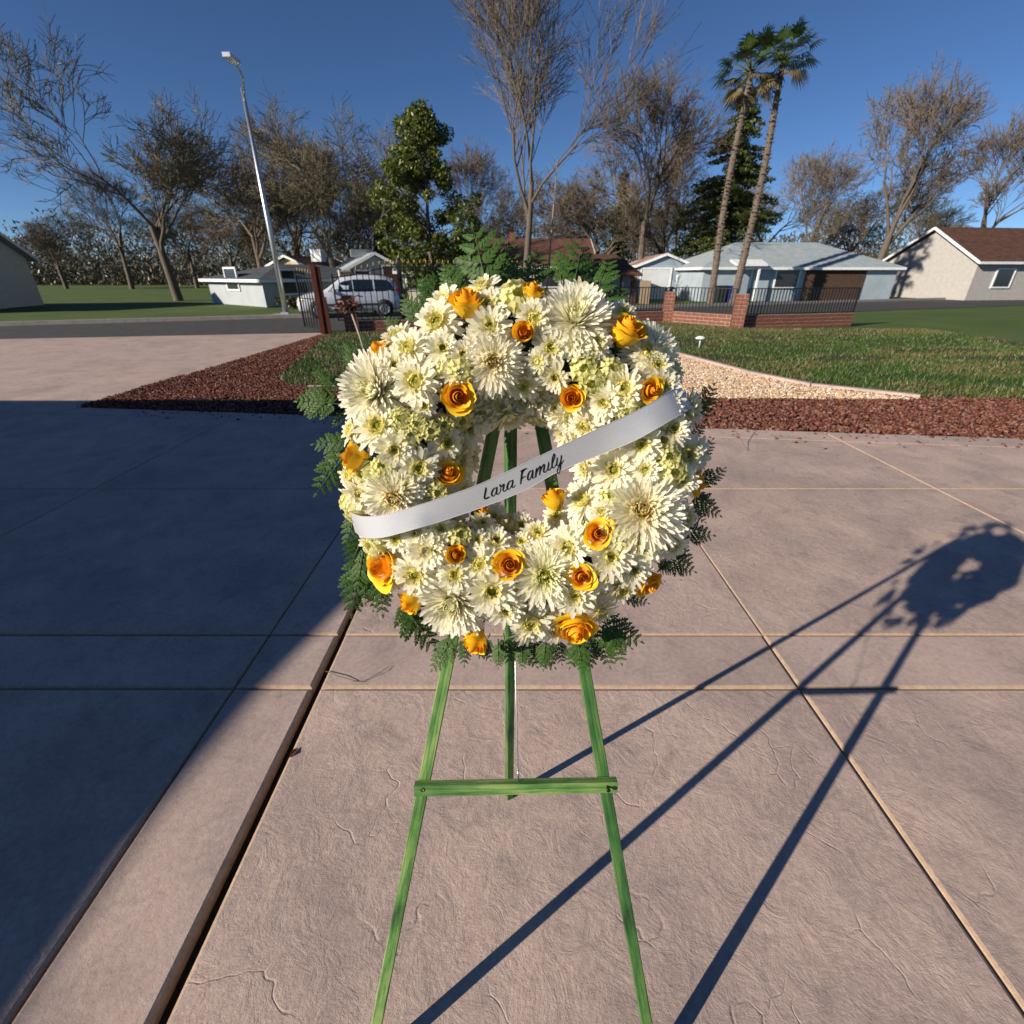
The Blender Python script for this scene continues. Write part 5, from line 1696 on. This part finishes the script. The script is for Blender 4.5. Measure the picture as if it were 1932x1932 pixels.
def bare_tree(seed, H, spread, levels=5, trunk_r=0.28, twigc=(0.15, 0.125, 0.085), up=0.25, fork=0.28, dens=1.0, droop=0.0):
    """trunk and thick limbs as one mesh, the fine branching above as another"""
    rnd = random.Random(seed)
    big, fine = MB(), MB()
    def grow(p, d, L, r, lv):
        n = 3
        pts = [p]; rr = [r]
        for i in range(n):
            j = 0.20 if lv else 0.07
            d = (d + Vector((rnd.uniform(-j, j), rnd.uniform(-j, j), rnd.uniform(-j, j) + (0.05 if lv < 3 else -droop)))).normalized()
            p = p + d * (L / n); pts.append(p); rr.append(r * (1 - 0.42 * (i + 1) / n))
        k = rnd.uniform(0.8, 1.2)
        rr = [max(q, 0.017 if lv < 5 else 0.012) for q in rr]
        if lv <= 1: big.tube(pts, rr, 8 if lv == 0 else 6, cap=False)
        elif lv == 2: big.tube(pts, rr, 4, cap=False)
        else: fine.tube(pts, rr, 3, tuple(c * k for c in twigc), cap=False, smooth=False)
        if lv >= levels: return
        nch = {0: 5, 1: 5, 2: 5, 3: 5}.get(lv, 4)
        nch = max(2, int(nch * dens + rnd.random()))
        for c in range(nch):
            t = 0.45 + 0.55 * (c + 1) / nch if lv else 0.55 + 0.45 * (c + 1) / nch
            i = min(n - 1, int(t * n)); q = pts[i].lerp(pts[i + 1], min(1, t * n - i))
            a = rnd.uniform(0, 2 * math.pi)
            o_ = d.orthogonal().normalized(); o_ = Matrix.Rotation(a, 3, d) @ o_
            sp_ = spread * rnd.uniform(0.6, 1.2)
            nd = (d * math.cos(sp_) + o_ * math.sin(sp_) + Vector((0, 0, up))).normalized()
            grow(q, nd, L * rnd.uniform(0.55, 0.80), rr[i + 1] * rnd.uniform(0.5, 0.75), lv + 1)
    grow(Vector((0, 0, -0.1)), Vector((0, 0, 1)), H * fork * 1.3, trunk_r, 0)
    return big.mesh('trunk', M['bark']), fine.mesh('crown', M['twig'], True)


BARE = [bare_tree(1, 11, 0.72, 6, 0.26, (0.165, 0.14, 0.09), 0.10, 0.27, 0.85), bare_tree(2, 12, 0.62, 6, 0.30, (0.145, 0.115, 0.085), 0.16, 0.30, 0.85),
        bare_tree(3, 10, 0.85, 6, 0.24, (0.135, 0.11, 0.08), 0.02, 0.25, 0.85), bare_tree(4, 13, 0.50, 5, 0.26, (0.16, 0.13, 0.10), 0.20, 0.42, 1.0)]


def add_bare(v, px, Y, s, label, rz, sx=1.0, group=None, cat='tree'):
    p = at(px, 540, Y)
    root = empty('bare_tree', (p.x, Y, -0.06), rz); tag(root, label, cat, group)
    Sm = Matrix.Diagonal((s * sx, s * sx, s, 1))
    link('trunk', BARE[v][0], root, local=Sm)
    link('crown', BARE[v][1], root, local=Sm)
    return root


add_bare(0, 637, 40, 1.12, 'broad bare oak with olive twigs behind the slate blue house', 0.4)
add_bare(2, 500, 48, 1.45, 'bare dark oak with arching limbs at the left above the white house', 2.2)
add_bare(3, 991, 39, 1.05, 'tall bare sycamore with a pale straight trunk behind the top of the wreath', 1.1)
add_bare(1, 1203, 47, 1.25, 'bare tree with two pale forked limbs behind the brown carport roof', 0.2)
add_bare(2, 1120, 50, 1.2, 'dense rounded bare tree right of the tall sycamore', 3.0)
add_bare(2, 1065, 56, 1.3, 'dense twiggy bare tree standing further back behind the cream house', 4.1)
random.seed(4)
FAR = [(570, 'distant bare tree above the beige gabled house'), (690, 'distant bare tree behind the roof of the slate blue house'), (735, 'distant bare tree beside the small dark conifer'), (905, 'distant bare tree just right of the leafy evergreen'),
       (945, 'distant bare tree left of the pale sycamore trunk'), (1150, 'distant bare tree in front of the dark pine'), (1245, 'distant bare tree above the ridge of the grey blue garage'), (1290, 'distant bare tree against the left side of the drooping cedar'),
       (1420, 'distant bare tree just right of the palm trunks'), (1500, 'distant bare tree above the right end of the pale blue house'), (1590, 'distant bare tree between the pale blue and the grey stucco houses'), (1700, 'distant bare tree above the brown roof of the grey stucco house'), (1810, 'distant bare tree at the far right end of the row'),
       (440, 'distant bare tree left of the street lamp pole'), (370, 'distant bare tree in the gap between the two left hand houses'), (250, 'distant bare tree above the cream house far along the street'), (130, 'distant bare tree at the far left end of the row')]
for i, (px, lb_) in enumerate(FAR):
    add_bare((1, 2, 0)[i % 3], px + jit(6), 64 + jit(8) + (i % 3) * 5, 1.25 + jit(0.2), lb_, i * 1.3, group='distant bare trees along the horizon')
add_bare(0, 700, 54, 1.25, 'bare olive oak filling the gap between the broad oak and the leafy evergreen', 3.6)
add_bare(2, 1270, 56, 1.25, 'bare tangled tree between the garage gable and the cedar', 5.5)
add_bare(2, 570, 56, 1.3, 'bare tangled tree behind the beige gabled house', 0.9)
add_bare(0, 330, 38, 1.25, 'large bare oak standing far left beside the cream house', 1.9)
add_bare(1, 1640, 52, 1.35, 'large bare tree standing far right behind the grey stucco house', 5.0)
# slender leaning pale trunk near the sycamore
q0, q1 = at(1031, 520, 34), at(1047, 360, 34.5)
o = empty('young_tree', (q0.x, q0.y, -0.06)); tag(o, 'slender pale young tree leaning right beside the tall sycamore', 'tree')
mb = MB(); L0 = q1 - Vector((q0.x, q0.y, -0.06)); mb.tube([(0, 0, 0), tuple(L0 * 0.5), tuple(L0), tuple(L0 * 1.25)], [0.06, 0.05, 0.035, 0.015], 7)
link('trunk', mb.mesh('trunk', mat_plain('pale_young_bark', (0.30, 0.26, 0.21), 0.9)), o, local=Matrix.Identity(4))
mb = MB(); rnd = random.Random(8)
for i in range(26):
    t = rnd.uniform(0.45, 1.2); p = L0 * t
    d = Vector((rnd.uniform(-1, 1), rnd.uniform(-1, 1), rnd.uniform(0.2, 1.2))).normalized() * rnd.uniform(0.5, 1.5)
    mb.tube([p, p + d * 0.5 + Vector((0, 0, 0.06)), p + d], [0.015, 0.01, 0.004], 3, (0.22, 0.18, 0.13), cap=False)
    for k in range(5):
        s = p + d * rnd.uniform(0.3, 0.95); e = s + Vector((rnd.uniform(-1, 1), rnd.uniform(-1, 1), rnd.uniform(-0.2, 1))) * 0.4
        mb.tube([s, e], [0.006, 0.002], 3, (0.22, 0.18, 0.13), cap=False)
link('branches', mb.mesh('branches', M['twig'], True), o, local=Matrix.Identity(4))


def leaf_cloud(name, centres, n_per, lsize, cols, mat, squash=1.0, hang=0.0, seed=0):
    r_ = np.random.default_rng(seed)
    Cs = np.array([c[:3] for c in centres], float); Rs = np.array([c[3] for c in centres], float)
    n = n_per * len(centres)
    idx = np.repeat(np.arange(len(centres)), n_per)
    d = r_.normal(size=(n, 3)); d /= np.linalg.norm(d, axis=1, keepdims=True)
    rad = r_.uniform(0.35, 1.05, (n, 1)) ** 0.6
    P = Cs[idx] + d * rad * Rs[idx][:, None] * np.array([1, 1, squash])
    u = r_.normal(size=(n, 3)); u[:, 2] -= hang; u /= np.linalg.norm(u, axis=1, keepdims=True)
    w = np.cross(u, d + r_.normal(size=(n, 3)) * 0.5); w /= np.linalg.norm(w, axis=1, keepdims=True) + 1e-9
    s = r_.uniform(0.6, 1.3, (n, 1)) * lsize
    V = np.stack([P - u * s, P + w * s * 0.42, P + u * s, P - w * s * 0.42], 1).reshape(-1, 3)
    F = np.arange(4 * n).reshape(-1, 4)
    C = np.array(cols)[r_.integers(0, len(cols), n)] * r_.uniform(0.75, 1.25, (n, 1))
    return np_mesh(name, V, F, mat, np.repeat(C[:, None], 4, 1).reshape(-1, 3))


# leafy evergreen with small glossy leaves
Y = 29.0
base = at(815, 540, Y)
o = empty('leafy_tree', (base.x, Y, -0.06)); tag(o, 'dense evergreen tree with small glossy olive leaves behind the spear fence', 'tree')
rnd = random.Random(12)
cl = []
limbs = MB()
limbs.tube([(0, 0, 0), (0.1, 0, 1.5), (0.0, 0, 3.5), (0.1, 0, 7.0)], [0.18, 0.15, 0.11, 0.04], 8)
for i in range(170):
    z = rnd.uniform(1.2, 8.6)
    wmax = 2.75 * math.sin(min(1, (z - 0.6) / 3.2) * math.pi / 2) * (1 - max(0, z - 5.2) / 4.2) ** 0.7
    a = rnd.uniform(0, 6.28); rr = wmax * rnd.uniform(0.25, 1.0)
    c = (rr * math.cos(a), rr * math.sin(a), z)
    cl.append((*c, rnd.uniform(0.28, 0.62)))
    if i % 2 == 0: limbs.tube([(0.05, 0, max(0.8, z - 0.9)), (c[0] * 0.5, c[1] * 0.5, z - 0.35), c], [0.045, 0.03, 0.012], 4, cap=False)
link('trunk', limbs.mesh('trunk', M['bark']), o, local=Matrix.Identity(4))
link('crown', leaf_cloud('crown', cl, 170, 0.10, [(0.075, 0.105, 0.014), (0.115, 0.14, 0.018), (0.05, 0.075, 0.012), (0.17, 0.175, 0.03)], M['leaf'], 0.85, 0.5, 1), o, local=Matrix.Identity(4))


def conifer(name, px, Y, H, Rb, label, seed, c1):
    p = at(px, 540, Y)
    root = empty(name, (p.x, Y, -0.06)); tag(root, label, 'tree')
    rnd = random.Random(seed); cl = []; lm = MB()
    lm.tube([(0, 0, 0), (0, 0, H * 0.5), (0, 0, H)], [0.35, 0.2, 0.03], 8)
    nt_ = int(H / 0.42)
    for i in range(nt_):
        z = 1.0 + (H - 1.2) * i / nt_
        rb = Rb * (1 - z / H) ** 0.75
        nb_ = 7 if rb > 1.2 else 5
        for k in range(nb_):
            a = rnd.uniform(0, 6.28); L = rb * rnd.uniform(0.65, 1.1)
            dz = -0.10 * L - 0.05
            tip = Vector((L * math.cos(a), L * math.sin(a), z + dz))
            lm.tube([(0, 0, z + 0.15), (tip.x * 0.5, tip.y * 0.5, z + 0.12), tuple(tip)], [0.05, 0.03, 0.01], 3, cap=False)
            m_ = max(2, int(L / 0.5))
            for q in range(m_):
                t = (q + 0.7) / m_
                cl.append((tip.x * t, tip.y * t, z + 0.08 + (dz - 0.1) * t * t, 0.20 + 0.22 * (1 - abs(t - 0.6))))
    link('trunk', lm.mesh('trunk', M['bark']), root, local=Matrix.Identity(4))
    link('crown', leaf_cloud('crown', cl, 46, 0.13, c1, M['leaf'], 0.5, 0.6, seed), root, local=Matrix.Identity(4))


conifer('cedar_tree', 1350, 48, 15.0, 6.0, 'large drooping dark green cedar behind the pale blue house', 3, [(0.05, 0.075, 0.014), (0.08, 0.10, 0.018), (0.035, 0.055, 0.014), (0.11, 0.12, 0.025)])
conifer('cedar_tree', 727, 60, 7.5, 1.5, 'small dark conifer in the gap left of the leafy evergreen', 5, [(0.02, 0.035, 0.014), (0.03, 0.045, 0.016)])
conifer('pine_tree', 1160, 66, 12.5, 2.6, 'tall dark pine top showing behind the forked bare tree', 6, [(0.03, 0.05, 0.014), (0.05, 0.065, 0.018)])


def palm(px, py, Y, H, r, label, seed, lean):
    p = at(px, py, Y)
    root = empty('palm_tree', (p.x, Y, -0.06)); tag(root, label, 'palm')
    rnd = random.Random(seed)
    mb = MB(); prof = []
    n = 64
    pts, rr = [], []
    for i in range(n + 1):
        t = i / n
        pts.append((lean * t * H + 0.10 * math.sin(t * 5 + seed), 0, t * H))
        rr.append(r * (1.25 - 0.5 * t) * (1 + (0.07 if i % 2 else -0.04) * rnd.uniform(0.6, 1.4)) * (1.12 if t < 0.03 else 1))
    mb.tube(pts, rr, 12, smooth=False)
    for i in range(240):      # old leaf bases
        t = rnd.uniform(0.22, 0.98); a = rnd.uniform(0, 6.28); j = min(n - 1, int(t * n))
        c = Vector(pts[j]); d = Vector((math.cos(a), math.sin(a), 0.5))
        b0 = c + Vector((d.x, d.y, 0)) * rr[j] * 0.9
        mb.bar(b0, b0 + d * rnd.uniform(0.06, 0.15), 0.09, 0.03)
    link('trunk', mb.mesh('trunk', M['palm_bark']), root, local=Matrix.Identity(4))
    mb = MB(); top = Vector(pts[-1])
    for k in range(44):
        a = rnd.uniform(0, 6.28); el = rnd.uniform(-0.9, 1.2)
        d = Vector((math.cos(a) * math.cos(el), math.sin(a) * math.cos(el), math.sin(el)))
        st_ = rnd.uniform(0.8, 1.2)
        e = top + d * st_
        mb.tube([top, top + d * st_ * 0.5 + Vector((0, 0, 0.05)), e], [0.03, 0.02, 0.015], 4, (0.10, 0.11, 0.03), cap=False)
        s = d.cross(Vector((0, 0, 1)))
        s = s.normalized() if s.length > 0.1 else Vector((1, 0, 0))
        col = random.choice([(0.05, 0.085, 0.02), (0.07, 0.105, 0.025)]) if el > -0.25 else random.choice([(0.20, 0.15, 0.075), (0.15, 0.11, 0.06)])
        for q in range(-7, 8):
            an = q * 0.17
            dd = (d * math.cos(an) + s * math.sin(an)).normalized()
            L = rnd.uniform(0.75, 1.05) * (1 - abs(q) * 0.03)
            w_ = dd.cross(d.cross(s)).normalized() * 0.035
            m1 = e + dd * L * 0.6; tp = e + dd * L + Vector((0, 0, -0.22))
            mb.add([e, m1 - w_, tp, m1 + w_], [(0, 1, 2, 3)], col)
    link('crown', mb.mesh('crown', M['leaf'], True), root, local=Matrix.Identity(4))


palm(1337, 574, 32.0, 11.0, 0.165, 'left of the two palm trunks in front of the pale blue house', 2, 0.010)
palm(1386, 573, 32.5, 11.6, 0.175, 'right of the two palm trunks in front of the pale blue house', 5, 0.015)

# low evergreen shrubs along the far side of the street
def shrub(px, Y, w, h, label, seed, cols):
    p = at(px, 560, Y)
    root = empty('shrub', (p.x, Y, -0.06)); tag(root, label, 'shrub')
    rnd = random.Random(seed)
    cl = [(rnd.uniform(-w, w), rnd.uniform(-w * 0.6, w * 0.6), rnd.uniform(0.2, h), rnd.uniform(0.18, 0.34)) for _ in range(26)]
    tk = MB()
    for c in cl[:10]: tk.tube([(c[0] * 0.2, c[1] * 0.2, 0), c[:3]], [0.02, 0.008], 4, cap=False)
    link('stems', tk.mesh('stems', M['bark']), root, local=Matrix.Identity(4))
    link('crown', leaf_cloud('crown', cl, 80, 0.06, cols, M['leaf'], 0.9, 0, seed), root, local=Matrix.Identity(4))


shrub(560, 29.2, 1.0, 0.5, 'low dark shrub against the shaded wall of the white house', 1, [(0.03, 0.05, 0.015), (0.05, 0.07, 0.02)])
shrub(745, 31, 0.7, 1.1, 'round dark shrub behind the rear of the minivan', 2, [(0.03, 0.05, 0.015), (0.05, 0.06, 0.02)])
shrub(815, 19.6, 0.45, 0.9, 'yellow green shrub with pale blooms just behind the spear fence', 3, [(0.07, 0.09, 0.02), (0.14, 0.14, 0.05), (0.4, 0.38, 0.25)])

# the far-off wood that closes the view
r_ = np.random.default_rng(40)
n = 230000
X = r_.uniform(-190, 190, n); Yw = r_.uniform(92, 125, n)
top = np.array([7.5 + 3.2 * noise.noise(Vector((x * 0.06, 1.7, 0))) + 1.6 * noise.noise(Vector((x * 0.25, 5.1, 0))) for x in X])
Z = np.abs(r_.normal(0, 0.55, n)).clip(0, 1.15) * top
u = r_.normal(size=(n, 3)); u[:, 2] += 0.8 * np.sign(u[:, 2]); u /= np.linalg.norm(u, axis=1, keepdims=True)
w_ = np.cross(u, r_.normal(size=(n, 3))); w_ /= np.linalg.norm(w_, axis=1, keepdims=True)
sz = r_.uniform(0.15, 0.42, (n, 1))
P = np.stack([X, Yw, Z], -1)
V = np.stack([P - u * sz, P + w_ * sz * 0.42, P + u * sz, P - w_ * sz * 0.42], 1).reshape(-1, 3)
C = np.array([(0.10, 0.082, 0.06), (0.13, 0.105, 0.075), (0.08, 0.07, 0.05), (0.07, 0.085, 0.04)])[r_.integers(0, 4, n)]
me = np_mesh('far_wood', V, np.arange(4 * n).reshape(-1, 4), M['leaf'], np.repeat(C[:, None], 4, 1).reshape(-1, 3))
tag(link('far_wood', me), 'far-off brown wood of bare trees closing the horizon', 'wood', kind='stuff')
